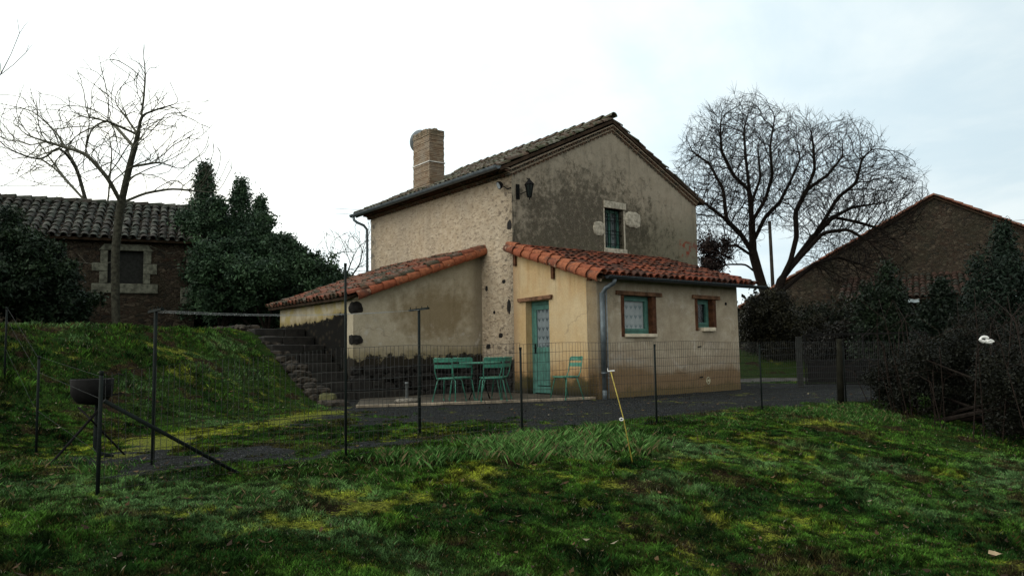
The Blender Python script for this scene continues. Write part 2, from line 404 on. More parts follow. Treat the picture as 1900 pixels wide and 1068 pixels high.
        c = T.mix(T.mr(T.noise(oc, 1.6, 7, .7, 1.2), .56, .60, 0, .22), c, T.vmath('MULTIPLY', c, (1.25, 1.25, 1.25)))
    c = T.mix(T.mr(fine, .3, .75, .28, 0.), c, T.vmath('MULTIPLY', c, (.45, .43, .4)))
    T.put(b.inputs['Base Color'], c)
    nrm = T.bump(grit, .35, .004); T.put(b.inputs['Normal'], T.bump(h, stren, dist, nrm))
    return m
M_RUBBLE, M_GABLE, M_OCHRE, M_GREY = (wall_mat(k) for k in ('rubble_wall', 'gable_render', 'ochre_render', 'grey_render'))
M_LEAN, M_LEANS, M_FIELD = (wall_mat(k) for k in ('lean_render', 'lean_side', 'field_stone'))
M_TEAL = simple('teal_paint', (.06, .165, .135), .55, .4, .22, 9, bump=.15)
M_CHAIR = simple('chair_paint', (.035, .175, .12), .5, .5, .25, 25, bump=.1)
M_ZINC = simple('zinc', (.10, .125, .14), .5, .5, .25, 8, metal=.4)
M_DKZINC = simple('dark_zinc', (.035, .045, .05), .5, .5, .25, 8, metal=.4)
M_BLACK = simple('black_metal', (.006, .006, .006), .8, .12, .3, 20)
M_FENCE = simple('fence_green', (.006, .010, .009), .75, .15, .3, 20)
M_WIRE = simple('wire', (.03, .032, .03), .5, .4, .3, 20, metal=.3)
M_OAK = simple('weathered_oak', (.15, .08, .045), .85, .2, .5, 7, bump=.5, bsc=30)
M_OAKD = simple('brown_stained_wood', (.085, .035, .016), .8, .2, .45, 9, bump=.4, bsc=30)
M_OAKG = simple('lichen_grey_wood', (.012, .012, .008), .9, .1, .45, 9, bump=.6, bsc=30)
M_LIME = simple('limestone', (.40, .37, .30), .9, .15, .35, 14, bump=.7, bsc=45)
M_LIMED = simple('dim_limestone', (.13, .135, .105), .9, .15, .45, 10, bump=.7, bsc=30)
M_SILL = simple('pale_stone_sill', (.62, .55, .42), .8, .2, .2, 6, bump=.3)
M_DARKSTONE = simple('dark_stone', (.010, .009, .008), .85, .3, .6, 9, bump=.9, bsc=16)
M_DRY = simple('dry_stone', (.032, .026, .019), .85, .3, .75, 7, bump=.9, bsc=22)
M_CONC = simple('terrace_concrete', (.055, .047, .035), .8, .3, .5, 4, bump=.4, bsc=60)
M_DISH = simple('grey_dish', (.30, .34, .37), .5, .4, .08, 4)
M_WHITE = simple('white_plastic', (.75, .76, .74), .5, .4, .1, 9)
M_YEL = simple('yellow_fibreglass', (.34, .27, .045), .5, .3, .3, 30)
M_BARK = simple('bark', (.013, .010, .008), .95, .1, .45, 14, bump=.9, bsc=26)
M_TWIG = simple('lichen_and_glare_twigs', (.10, .10, .078), .95, .1, .35, 14)  # lichen grey, paled further: backlight glare on the twigs put into the colour
M_BARKG = simple('pale_bark', (.040, .040, .030), .95, .1, .45, 14, bump=.6, bsc=26)
M_HEDGESTEM = simple('bramble_stem', (.016, .010, .007), .8, .2, .4, 14)
M_SHEET = simple('corrugated_sheet', (.20, .24, .25), .5, .4, .35, 5)
M_DOORDARK = simple('dark_shutter', (.018, .020, .018), .8, .2, .3, 14, bump=.4)
M_MORTAR = simple('cornice_mortar', (.26, .21, .155), .95, .1, .3, 16, bump=.6)


def brick_mat():
    m, T, b = mat('chimney_brick', .95, .1)
    oc = T.new('ShaderNodeTexCoord').outputs['Object']; X, Y, Z = T.sep(oc)
    row = T.math('DIVIDE', T.math('ADD', Z, T.math('MULTIPLY', T.noise(oc, 5, 3), .02)), .046)
    fr = T.math('FRACT', row); rid = T.math('FLOOR', row)
    cb = T.new('ShaderNodeCombineXYZ'); T.put(cb.inputs[0], T.math('MULTIPLY', T.math('ADD', X, Y), 4.5)); T.put(cb.inputs[1], T.math('MULTIPLY', rid, 3.7))
    rr = T.sep(T.vor(cb.outputs[0], 1., out='Color'))[0]
    c = T.mix(rr, (.20, .135, .088), (.33, .26, .185)); c = T.mix(T.mr(T.noise(oc, 2.3, 5), .45, .65, 0, .6), c, (.28, .245, .20))
    jo = T.math('MAXIMUM', T.mr(fr, .16, .06), T.mr(fr, .9, .98))
    c = T.mix(T.math('MULTIPLY', jo, .75), c, (.09, .075, .06))
    c = T.mix(T.math('MULTIPLY', T.mr(Z, 6.95, 7.2), T.mr(T.noise(oc, 9, 5), .4, .6, 0, .7)), c, (.07, .07, .045))
    T.put(b.inputs['Base Color'], c)
    T.put(b.inputs['Normal'], T.bump(T.math('ADD', T.math('MULTIPLY', jo, -1.), T.noise(oc, 30, 4)), .7, .015))
    return m
M_BRICK = brick_mat()

def lace_mat(name, base, dark, sc):
    """net curtain with rows of little scallops, behind glass"""
    m, T, b = mat(name, .35, .5)
    oc = T.new('ShaderNodeTexCoord').outputs['Object']; X, Y, Z = T.sep(oc)
    hx = T.math('ADD', X, Y)
    fz = T.math('FRACT', T.math('DIVIDE', Z, .20)); fx = T.math('ABSOLUTE', T.math('SUBTRACT', T.math('FRACT', T.math('DIVIDE', hx, .135)), .5))
    f = T.math('MULTIPLY', T.mr(T.math('SUBTRACT', fz, fx), .02, .08), T.mr(fz, .46, .42)); f = T.math('ADD', T.math('MULTIPLY', f, .75), T.math('MULTIPLY', T.mr(T.math('ABSOLUTE', T.math('SUBTRACT', fz, .52)), .04, .02), .35))
    net = T.math('MULTIPLY', T.math('SINE', T.math('MULTIPLY', hx, 230)), T.math('SINE', T.math('MULTIPLY', Z, 230)))
    f = T.math('ADD', f, T.mr(net, 0, 1, 0, .22)); f = T.math('ADD', f, T.mr(T.noise(oc, 3, 3), .4, .7, 0, .3), clamp=True)
    f = T.math('ADD', f, T.mr(T.math('SINE', T.math('MULTIPLY', hx, 42)), -.2, 1, 0, .12), clamp=True)
    T.put(b.inputs['Base Color'], T.mix(f, base, dark))
    return m
M_LACE = lace_mat('lace_bright', (.80, .88, .90), (.30, .42, .45), 1)
M_LACED = lace_mat('lace_dim', (.42, .50, .53), (.07, .11, .13), 1)
def glass_mat():
    m, T, b = mat('window_glass', .06, .6)
    b.inputs['Base Color'].default_value = (.01, .014, .016, 1)
    b.inputs['Alpha'].default_value = .18
    return m
M_GLASS = glass_mat()
M_DARKGLASS = simple('dark_room', (.006, .010, .012), .12, .6, .1, 4)

def tint_mat(name, rough=.7, trans=.0, spec=.25):
    m, T, b = mat(name, rough, spec)
    a = T.new('ShaderNodeVertexColor', layer_name='tint')
    T.put(b.inputs['Base Color'], a.outputs[0])
    return m
M_LEAF = tint_mat('leaves', .6, spec=.2); M_BLADE = tint_mat('grass_blades', .8, spec=.06)

# ------------------------------------------------------------------ terrain
T_ = Vector((.755, .656, 0)); N_ = Vector((.656, -.755, 0)); F0 = Vector((.09, 8.72, 0))
def height(x, y, rough=True):
    t = (x - F0.x) * N_.x + (y - F0.y) * N_.y            # >0 on the camera's side of the fence
    h = -.58 * sst(t, -.6, 5.2)
    s = (x + 4.87) * -.977 + (y - 8.99) * .213           # distance up the grassy bank
    wd = 5.0 - 1.9 * sst(y, 9, 16.5)
    k = np.clip(s / wd, 0, 1)
    m = (k * k * (3 - 2 * k) * .6 + k * .4) * 1.52 + np.clip(s - wd, 0, 12) * .035
    a = (x - CX) * U.x + (y - CY) * U.y; b = (x - CX) * V.x + (y - CY) * V.y
    under = sst(a, -4.30, -4.2) * (1 - sst(b, 5.0, 5.1)) * sst(b, -.2, .4)
    back = sst(b, 5.0, 5.1) * (1 - sst(a, 5, 12)) * sst(a, -4.6, -4.2)
    m = m * (1 - under) * (1 - back) + 1.62 * back
    m = m * (1 - sst(x, 2.5, 7) * (1 - back))
    h = h + np.where(t < 0, m, m * (1 - sst(t, 0, 3) * .7))
    # verge and bank beyond the lane on the right
    rb = sst(y + .25 * (x - 7), 24.8, 28.5) * sst(x, 3, 5.5)
    h = h + rb * 1.0
    if rough:
        g = fbm(x, y, 1.1, 3, 5) - .5; g2 = fbm(x, y, 5.5, 4, 9) - .5
        inyard = (t < -.2) & (s < .2)
        h = h + g * np.where(inyard, .03, .03 + .10 * sst(np.abs(t), .5, 2.)) + g2 * np.where(inyard, .010, .06)
    return h
def hgt(x, y): return float(height(np.array([float(x)]), np.array([float(y)]))[0])

YARD = [(-3.2, 6.3), (-1.6, 7.75), (.1, 9.1), (1.9, 10.5), (4.0, 12.6), (5.8, 13.7), (7.5, 15.), (12, 17.6), (9.5, 20.0), (6.8, 20.9), (4, 22), (-1, 26), (-3.6, 17),
        (-3.3, 15), (-3.5, 12.8), (-3.9, 10.5), (-4.6, 8.9), (-4.3, 7.4)]
def inpoly(x, y, poly):
    r = np.zeros(np.shape(x), bool); n = len(poly)
    for i in range(n):
        x0, y0 = poly[i]; x1, y1 = poly[(i + 1) % n]
        c = ((y0 > y) != (y1 > y)) & (x < (x1 - x0) * (y - y0) / (y1 - y0 + 1e-12) + x0); r ^= c
    return r
def polydist(x, y, poly):
    d = np.full(np.shape(x), 1e9); n = len(poly)
    for i in range(n):
        x0, y0 = poly[i]; x1, y1 = poly[(i + 1) % n]; ex, ey = x1 - x0, y1 - y0
        t = np.clip(((x - x0) * ex + (y - y0) * ey) / (ex * ex + ey * ey), 0, 1)
        d = np.minimum(d, np.hypot(x - x0 - t * ex, y - y0 - t * ey))
    return np.where(inpoly(x, y, poly), d, -d)
def lane_d(x, y): return 1.35 - np.abs(y - (23.1 - .14 * (x - 7.5))) + np.where(x > 4.5, 0, -9)
def gauss(x, y, cx, cy, rx, ry, rot=0):
    c, s = math.cos(rot), math.sin(rot); dx, dy = x - cx, y - cy
    return np.exp(-(((dx * c + dy * s) / rx) ** 2 + ((-dx * s + dy * c) / ry) ** 2))
FT = math.atan2(T_.y, T_.x)
def covers(x, y):
    """gravel, moss, bare-earth amounts 0..1 at world points"""
    d = polydist(x, y, YARD); n = fbm(x, y, 1.5, 5, 21); nf = fbm(x, y, 7, 4, 33)
    g = sst(d + (n - .5) * 1.5 + (nf - .5) * .5, -.15, .35)
    # patches of moss and grass that creep over the gravel on the left and near the fence
    creep = np.clip(gauss(x, y, -3.0, 9.5, 1.2, 2.2, -.2) + gauss(x, y, -1.2, 9.4, 1.6, .9, FT) + .6 * gauss(x, y, -1.8, 12.5, 1.3, 1.6) + .75 * gauss(x, y, -.1, 10.2, 1.5, .6, FT), 0, 1)
    g = g * (1 - sst(creep * .75 + (n - .5) * 1.2 + (nf - .5) * .6, .42, .62))
    g = np.maximum(g, sst(lane_d(x, y) + (nf - .5) * .4, 0, .1))
    ms = (1.7 * gauss(x, y, -4.15, 9.3, .65, 1.4, -.15) + 1.7 * gauss(x, y, -3.4, 11.6, .55, 2.6, -.15) + .8 * gauss(x, y, -1.1, 9.6, 1.2, .45, FT) + .95 * gauss(x, y, .15, 7.2, 1.3, .4, FT * .6)
          + .9 * gauss(x, y, -1.2, 5.9, 1.0, .5, FT) + .95 * gauss(x, y, 3.1, 9.9, 1.8, .4, FT) + .7 * gauss(x, y, 4.6, 11.2, .7, .5) + .6 * gauss(x, y, 2.4, 8.3, 1.4, .5, FT)
          + .5 * gauss(x, y, -5.2, 7.2, 1, .8) + .5 * gauss(x, y, -5.9, 13.5, 1.2, .8) + .35 * gauss(x, y, 1.5, 6, 3, .8))
    n3 = fbm(x, y, 2.6, 5, 44)
    ms = sst(ms * .50 + (n3 - .5) * 1.8 + (nf - .5) * 1.3, .30, .85)
    ea = sst(fbm(x, y, 1.9, 5, 61) + (nf - .5) * .3, .60, .70) * .8
    return g, ms, ea

def axis(segs):
    out = []
    for a, b, st in segs: out.append(np.arange(a, b, st))
    return np.concatenate(out)
xs = np.concatenate([-np.geomspace(600, 14, 26)[:-1], axis([(-14, -8, .35), (-8, 9, .055), (9, 16, .35)]), np.geomspace(16, 600, 26)])
ys = np.concatenate([-np.geomspace(300, 4, 12)[:-1], axis([(-4, 3, .6), (3, 9, .05), (9, 17, .08), (17, 30, .25)]), np.geomspace(30, 900, 26)])
GX, GY = np.meshgrid(xs, ys); gx, gy = GX.ravel(), GY.ravel()
gz = height(gx, gy)
gg, gm, ge = covers(gx, gy)
nx, ny = len(xs), len(ys)
ii = (np.arange(ny - 1)[:, None] * nx + np.arange(nx - 1)[None, :]).ravel()
quads = np.stack([ii, ii + 1, ii + nx + 1, ii + nx], 1)
fcx, fcy = gx[quads].mean(1), gy[quads].mean(1)
fy_ = polydist(fcx, fcy, YARD) > 0; fl_ = lane_d(fcx, fcy) > 0
def ground_mat():
    m, T, b = mat('ground_cover', .95, .03)
    oc = T.new('ShaderNodeTexCoord').outputs['Object']
    a = T.new('ShaderNodeVertexColor', layer_name='tint'); s = T.new('ShaderNodeSeparateColor'); T.l.new(a.outputs[0], s.inputs[0])
    g, ms, ea = s.outputs
    nf = T.mr(T.noise(oc, 34, 6, .8), .25, .75, 0, 1, smooth=False); nm = T.noise(oc, 6, 5, .65)
    gr = T.mix(T.mr(nf, .25, .8), (.002, .007, .002), (.034, .080, .012)); gr = T.mix(T.mr(nm, .4, .65, 0, .6), gr, (.034, .042, .010))
    mo = T.mix(T.mr(nf, .3, .62), (.04, .06, .006), (.20, .22, .035))
    br = T.mix(T.mr(nf, .35, .7), (.014, .009, .006), (.038, .025, .013))
    v = T.vor(oc, 48); vc = T.sep(T.vor(oc, 48, out='Color'))[0]
    gv = T.mix(vc, (.012, .014, .018), (.095, .102, .115)); gv = T.mix(T.mr(vc, .95, .97), gv, (.22, .21, .2))
    gv = T.mix(T.mr(v, .35, .6), gv, (.008, .008, .008)); gv = T.mix(T.mr(nm, .42, .62, 0, .75), gv, (.026, .029, .030)); gv = T.mix(T.mr(T.noise(oc, 1.7, 5, .7), .45, .6, 0, .5), gv, (.020, .022, .020))
    c = T.mix(T.mr(T.math('ADD', ea, T.math('MULTIPLY', T.math('SUBTRACT', nf, .5), .5)), .4, .6), gr, br)
    gm_ = T.mr(T.math('ADD', g, T.math('MULTIPLY', T.math('SUBTRACT', nf, .5), .7)), .4, .6)
    c = T.mix(gm_, c, gv)
    c = T.mix(T.mr(T.math('ADD', ms, T.math('MULTIPLY', T.math('SUBTRACT', nf, .5), 2.2)), .35, .95), c, mo)
    T.put(b.inputs['Base Color'], c)
    h = T.math('ADD', T.math('MULTIPLY', nf, .7), T.math('MULTIPLY', T.math('MULTIPLY', v, gm_), -.5))
    T.put(b.inputs['Normal'], T.bump(h, .9, .03))
    return m
M_GROUND = ground_mat(); M_LANE = simple('pale_gravel_lane', (.085, .082, .076), .95, .05, .6, 3.5, bump=.5)
GC = np.stack([gg, gm, ge], 1)
for nm_, sel in (('ground', ~fy_ & ~fl_), ('gravel_yard', fy_ & ~fl_), ('lane', fl_)):
    q = quads[sel]; used, inv = np.unique(q.ravel(), return_inverse=True)
    o = raw_mesh(nm_, np.stack([gx[used], gy[used], gz[used]], 1), inv.reshape(-1, 4), 4, M_LANE if nm_ == 'lane' else M_GROUND, color=GC[used], smooth=True)
    tag(o, kind='structure')

# ------------------------------------------------------------------ grass: blades as one mass
def blades(name, px, py, hh, ww, colr, lean=.5):
    n = len(px); pz = height(px, py) - .004
    ang = RNG.uniform(0, 2 * np.pi, n); la = RNG.uniform(0, 2 * np.pi, n); ln = RNG.uniform(.1, lean, n) * hh
    bx, by = np.cos(ang) * ww / 2, np.sin(ang) * ww / 2
    v = np.empty((n, 4, 3))
    v[:, 0] = np.stack([px - bx, py - by, pz], 1); v[:, 1] = np.stack([px + bx, py + by, pz], 1)
    mx, my = px + np.cos(la) * ln * .35, py + np.sin(la) * ln * .35
    v[:, 2] = np.stack([mx + bx * .7, my + by * .7, pz + hh * .6], 1)
    v[:, 3] = np.stack([px + np.cos(la) * ln, py + np.sin(la) * ln, pz + hh], 1)
    c = np.repeat(colr[:, None, :], 4, 1); c[:, 0:2] *= .75
    idx = np.arange(n * 4).reshape(n, 4)
    return raw_mesh(name, v.reshape(-1, 3), idx, 4, M_BLADE, color=c.reshape(-1, 3))
def fan(n, r0, r1, pw=1.6):
    u = RNG.random(n); r = (r0 ** pw + u * (r1 ** pw - r0 ** pw)) ** (1 / pw); a = RNG.uniform(-.66, .66, n)
    return np.sin(a) * r / np.cos(a) * np.cos(a), np.cos(a) * r
def colours(px, py, ms, ea, n):
    base = np.array([.038, .092, .012]); dk = np.array([.010, .032, .006]); pale = np.array([.085, .155, .060])
    f = fbm(px, py, 2.2, 4, 71)[:, None]; f2 = fbm(px, py, .7, 3, 81)[:, None]
    c = base * (1 - sst(f, .35, .62)) + dk * sst(f, .35, .62)
    c = c * (1 - sst(f2, .56, .72) * .6) + pale * sst(f2, .56, .72) * .6
    c = c * (1 - ms[:, None]) + np.array([.165, .195, .020]) * ms[:, None]
    c = c * (1 - ea[:, None] * .7) + np.array([.05, .032, .014]) * ea[:, None] * .7
    f3 = fbm(px, py, 11., 3, 101)[:, None]; c = c * (.30 + 1.75 * sst(f3, .30, .72))
    r = RNG.random((n, 1)); c = c * RNG.uniform(.5, 1.6, (n, 1))
    c = np.where(r > .985, np.array([.20, .19, .13]), c); c = np.where(r < .05, np.array([.08, .05, .02]), c)
    return c
fa, fb = fan(650000, 3.6, 24., 1.2), fan(750000, 3.6, 11.5, 1.6)
px, py = np.concatenate([fa[0], fb[0]]), np.concatenate([fa[1], fb[1]])
g_, m_, e_ = covers(px, py); t_ = (px - F0.x) * N_.x + (py - F0.y) * N_.y
a_ = (px - CX) * U.x + (py - CY) * U.y; b_ = (px - CX) * V.x + (py - CY) * V.y
sb = (px + 4.87) * -.977 + (py - 8.99) * .213
ok = (RNG.random(len(px)) > g_ * 1.03) & ~((a_ > -4.25) & (b_ > -2.9) & (b_ < 9) & (a_ < 8)) & ~((m_ > .6) & (RNG.random(len(px)) > .8))
ok &= ~((e_ > .5) & (RNG.random(len(px)) > .45)) & ~((a_ > -4.9) & (a_ < -4.2) & (b_ > 0) & (b_ < 5))
px, py, m_, e_, t_, sb, g_ = (q[ok] for q in (px, py, m_, e_, t_, sb, g_))
n = len(px)
tuf = fbm(px, py, 3.2, 4, 91); r_ = np.hypot(px, py)
hh = (.018 + .028 * sst(tuf, .45, .75)) * (.55 + .9 * fbm(px, py, 9., 3, 111)) * RNG.uniform(.6, 1.4, n) * np.where(m_ > .5, .55, 1) * (1 + .8 * sst(sb, .3, 2) * (py > 8))
hh *= np.where(g_ > .2, .6, 1.)
tag(blades('grass', px, py, hh, .0035 + .0006 * r_, colours(px, py, m_, e_, n), .9), 'short mossy winter grass on the lawn and the bank', 'grass', kind='stuff')
# long grass left standing along the foot of the fence
def longgrass(n, fn):
    t = RNG.uniform(0, 1, n); return fn(t)
lx = []; ly = []; lh = []
def clump(cx, cy, r, k, h):
    kk = RNG.normal(0, r, (k, 2)); lx.append(cx + kk[:, 0]); ly.append(cy + kk[:, 1]); lh.append(h * RNG.uniform(.35, 1.1, k))
rr = random.Random(3)
for k in range(34):                                           # tufts from pixel 740 to 1110 of the photo
    s = rr.gauss(-.35, .8); o = rr.gauss(.05, .22); clump(F0.x + T_.x * s + N_.x * (.38 + o), F0.y + T_.y * s + N_.y * (.38 + o), .11, 430, rr.uniform(.03, .15))
for k in range(16):
    s = rr.uniform(-3.6, -1.4); o = rr.gauss(.1, .3); clump(F0.x + T_.x * s + N_.x * (.4 + o), F0.y + T_.y * s + N_.y * (.4 + o), .12, 110, rr.uniform(.03, .07))
for k in range(60):
    s = rr.uniform(1.2, 7.6) if k % 3 else 99.; o = rr.gauss(.15, .25); clump(F0.x + T_.x * s + N_.x * (.35 + o), F0.y + T_.y * s + N_.y * (.35 + o), .11, 110, rr.uniform(.03, .07))
for k in range(14): clump(1.32 + rr.gauss(0, .12), 8.35 + rr.gauss(0, .12), .04, 40, .17)
for k in range(26): clump(5.2 + rr.gauss(0, .5), 11.9 + rr.gauss(0, .35), .16, 130, .07)
for k in range(40): clump(-5.2 + rr.gauss(0, 1.0), 5.9 + rr.gauss(0, .7), .14, 200, .07)
lx, ly, lh = map(np.concatenate, (lx, ly, lh)); n = len(lx)
cen = np.exp(-(((lx - F0.x) * T_.x + (ly - F0.y) * T_.y + .2) / 1.3) ** 2)[:, None]
lc = np.where(RNG.random((n, 1)) < .2 + .5 * cen, np.array([.13, .27, .075]), np.array([.035, .095, .018])) * RNG.uniform(.5, 1.3, (n, 1))
lc = np.where(RNG.random((n, 1)) < .13, np.array([.17, .14, .07]), lc)
tag(blades('long_grass', lx, ly, lh, np.full(n, .0024), lc, 1.1), 'longer pale green grass tufts standing along the wire fence', 'grass', kind='stuff')

# dead leaves and clods scattered over the lawn and the yard
n = 1500; qx, qy = fan(n, 3.8, 17, 1.5); a_ = (qx - CX) * U.x + (qy - CY) * U.y; b_ = (qx - CX) * V.x + (qy - CY) * V.y
ok = ~((a_ > -4.3) & (b_ > -2.9)); qx, qy = qx[ok], qy[ok]; n = len(qx); qz = height(qx, qy) + .012 + RNG.uniform(0, .02, n)
an = RNG.uniform(0, 6.28, n); sz = RNG.uniform(.012, .034, n); tl = RNG.uniform(-.5, .5, (n, 2)); vv = np.empty((n, 4, 3))
for k, (du, dv) in enumerate(((-1, 0), (0, -.55), (1, 0), (0, .55))):
    ex = (du * np.cos(an) - dv * np.sin(an)) * sz; ey = (du * np.sin(an) + dv * np.cos(an)) * sz
    vv[:, k] = np.stack([qx + ex, qy + ey, qz + ex * tl[:, 0] + ey * tl[:, 1] + (abs(du) * .3) * sz], 1)
lcol = np.array([[.06, .035, .018], [.11, .07, .035], [.03, .02, .013], [.22, .19, .13]])[RNG.choice(4, n, p=[.4, .3, .26, .04])]
tag(raw_mesh('leaf_litter', vv.reshape(-1, 3), np.arange(n * 4).reshape(n, 4), 4, M_BLADE, color=np.repeat(lcol, 4, 0)), 'small dead brown leaves scattered over the grass and gravel', 'leaves', kind='stuff')

# ------------------------------------------------------------------ cottage
CT = empty('cottage', C0, TH)
tag(CT, 'two storey stone and render cottage with tiled lean-tos on two sides', 'house')
def wall_piece(mb, org, xd, outn, outline, holes=(), th=.3, m=0, reveal=None):
    """planar wall with openings; outline and holes are 2-D (x,z) lists; grows th inwards"""
    org, xd, outn = Vector(org), Vector(xd), Vector(outn)
    def q(p, dpt=0.): return org + xd * p[0] + Vector((0, 0, p[1])) - outn * dpt
    loops = [list(outline)] + [list(h) for h in holes]
    tri = tessellate_polygon([[Vector((p[0], p[1], 0)) for p in lp] for lp in loops])
    flat = [p for lp in loops for p in lp]
    flip = xd.cross(Vector((0, 0, 1))).dot(outn) < 0
    def orient(t):
        a, b, c = (flat[i] for i in t); ar = (b[0] - a[0]) * (c[1] - a[1]) - (c[0] - a[0]) * (b[1] - a[1])
        t = tuple(t) if ar > 0 else tuple(reversed(t)); return tuple(reversed(t)) if flip else t
    tri = [orient(t) for t in tri]
    mb.add([q(p) for p in flat], tri, m); mb.add([q(p, th) for p in flat], [tuple(reversed(t)) for t in tri], m)
    for li, lp in enumerate(loops):
        k = len(lp)
        for i in range(k):
            a, b = lp[i], lp[(i + 1) % k]
            mb.add([q(a), q(b), q(b, th), q(a, th)], [(0, 1, 2, 3)], m if (li == 0 or reveal is None) else reveal)
def rect(x0, x1, z0, z1): return [(x0, z0), (x1, z0), (x1, z1), (x0, z1)]

# main volume
G = MB(); wall_piece(G, (0, 0, 0), (1, 0, 0), (0, -1, 0), [(0, -.1), (WW, -.1), (WW, ZE + .08), (WW / 2, ZR + .03), (0, ZE + .16)], [rect(2.98, 3.66, 3.56, 4.59)], .45)
G.build('gable_wall', M_GABLE, CT)
G = MB(); wall_piece(G, (0, 0, 0), (0, 1, 0), (-1, 0, 0), [(.002, -.1), (LL, -.1), (LL, ZE + .12), (.002, ZE + .12)], [], .45)
G.build('side_wall', M_RUBBLE, CT)
G = MB(); G.box(.46, WW - .002, LL - .45, LL - .002, -.1, ZE); G.box(WW - .45, WW - .003, .46, LL - .46, -.1, ZE)
G.add([(.46, LL - .45, ZE), (WW - .1, LL - .45, ZE), (WW / 2, LL - .45, ZR - .1), (.46, LL - .1, ZE), (WW - .1, LL - .1, ZE), (WW / 2, LL - .1, ZR - .1)], [(0, 1, 2), (5, 4, 3), (0, 2, 5, 3), (1, 4, 5, 2)])
G.build('rear_wall', M_RUBBLE, CT)


def canal_roof(mb, org, e, s, width, length, sp=.21, L=.34, r=.088, seed=1, base=.07, jit=1., skew=0.):
    """rows of half-round clay tiles: covers over channels; org = top left corner, e along the eave, s down the slope"""
    rnd = random.Random(seed); org, e, s = Vector(org), Vector(e).normalized(), Vector(s).normalized()
    nrm = e.cross(s); nrm = nrm if nrm.z > 0 else -nrm; nrm.normalize()
    nc = max(1, round(width / sp)); sp = width / nc; nr = math.ceil(length / L); K = 6
    for i in range(nc + 1):
        for typ in (0, 1):
            if typ == 0 and i == nc: continue
            cxx = (i + .5) * sp if typ == 0 else i * sp
            if typ == 1 and (i == 0 or i == nc): continue
            for j in range(nr):
                off = rnd.uniform(-.02, .02) * jit; dxx = rnd.gauss(0, .007) * jit; tw = rnd.gauss(0, .012) * jit; ht = rnd.gauss(0, .004) * jit
                a0 = j * L + off - .04; a1 = min((j + 1) * L + off + .02, length + .03)
                if a1 - a0 < .06: continue
                vs = []
                if typ == 0:
                    for q, (d, rad, z) in enumerate(((a0, r * .84, .028), (a1, r * 1.05, .05), (a1, r * .88, .046), (a0 + .02, r * .7, .024))):
                        for k in range(K + 1):
                            t = math.pi * k / K; c = org + s * d + e * (cxx + dxx + tw * (1 if q in (1, 2) else -1) - math.cos(t) * rad)
                            vs.append(c + nrm * (z + ht + math.sin(t) * rad * .86))
                    fs = []
                    for q in range(3):
                        for k in range(K): fs.append((q * (K + 1) + k, q * (K + 1) + k + 1, (q + 1) * (K + 1) + k + 1, (q + 1) * (K + 1) + k))
                else:
                    for q, (d, rad, z) in enumerate(((a0, r * 1.0, .058), (a1, r * .85, .075))):
                        for k in range(K + 1):
                            t = math.pi * k / K; vs.append(org + s * d + e * (cxx + dxx - math.cos(t) * rad) + nrm * (z - math.sin(t) * rad * .7))
                    fs = [(k, k + 1, K + 1 + k + 1, K + 1 + k) for k in range(K)]
                mb.add(vs, fs, 0)
    o = org; w = e * width
    A = [o - nrm * base, o + w - nrm * base, o + w + s * length - nrm * base, o + s * length - nrm * base]
    B = [p + nrm * (base - .002) for p in A]
    if (A[1] - A[0]).cross(A[2] - A[1]).z > 0: mb.hexa(A + B, 1)
    else: mb.hexa([A[0], A[3], A[2], A[1], B[0], B[3], B[2], B[1]], 1)
def tile_row(mb, p0, p1, up, L=.36, r=.1, seed=3, squash=.9, full=1.0, out=None):
    """a single line of half-round tiles lapped from p0 (top) to p1"""
    rnd = random.Random(seed); p0, p1, up = Vector(p0), Vector(p1), Vector(up); s = (p1 - p0).normalized(); e = s.cross(up).normalized(); up = e.cross(s).normalized()
    n = max(1, round((p1 - p0).length / L)); L = (p1 - p0).length / n; K = 8
    for j in range(n):
        vs = []; z0 = rnd.gauss(0, .005); dx = rnd.gauss(0, .006)
        for q, (d, rad, z) in enumerate(((j * L - .05, r * .82, 0), ((j + 1) * L + .02, r * 1.04, .022), ((j + 1) * L + .02, r * .86, .018), (j * L, r * .7, -.004))):
            for k in range(K + 1):
                t = math.pi * (.5 - full / 2 + full * k / K)
                vs.append(p0 + s * d + e * (dx - math.cos(t) * rad) + up * (z + z0 + math.sin(t) * rad * squash))
        mb.add(vs, [(q * (K + 1) + k, q * (K + 1) + k + 1, (q + 1) * (K + 1) + k + 1, (q + 1) * (K + 1) + k) for q in range(3) for k in range(K)], 0)

M_UNDER = simple('roof_underside', (.045, .03, .02), .9, .1, .4, 6, bump=.4)
SL = (ZR - ZE) / (WW / 2); SLL, SLR = .474, .497
vb0, vb1 = -.07, 7.32
zr_ = ZR + .16                       # top of the roof deck at the ridge
SNL, SNR = math.sqrt(1 + SLL ** 2), math.sqrt(1 + SLR ** 2); lenL = (WW / 2 + .40) * SNL; lenR = (WW / 2 + .30) * SNR
RF = MB()
canal_roof(RF, (WW / 2, vb0, zr_), (0, 1, 0), (-1 / SNL, 0, -SLL / SNL), vb1 - vb0, lenL, seed=11, jit=1.8)
canal_roof(RF, (WW / 2, vb0, zr_), (0, 1, 0), (1 / SNR, 0, -SLR / SNR), vb1 - vb0, lenR, seed=12, jit=1.8)
roof = RF.build('roof', [M_TILE_OLD, M_UNDER], CT, smooth=False)
RG = MB(); tile_row(RG, (WW / 2, vb1, zr_ + .075), (WW / 2, vb0 - .02, zr_ + .075), (0, 0, 1), .38, .115, 5)
RG.build('ridge_tiles', M_TILE_OLD, roof)
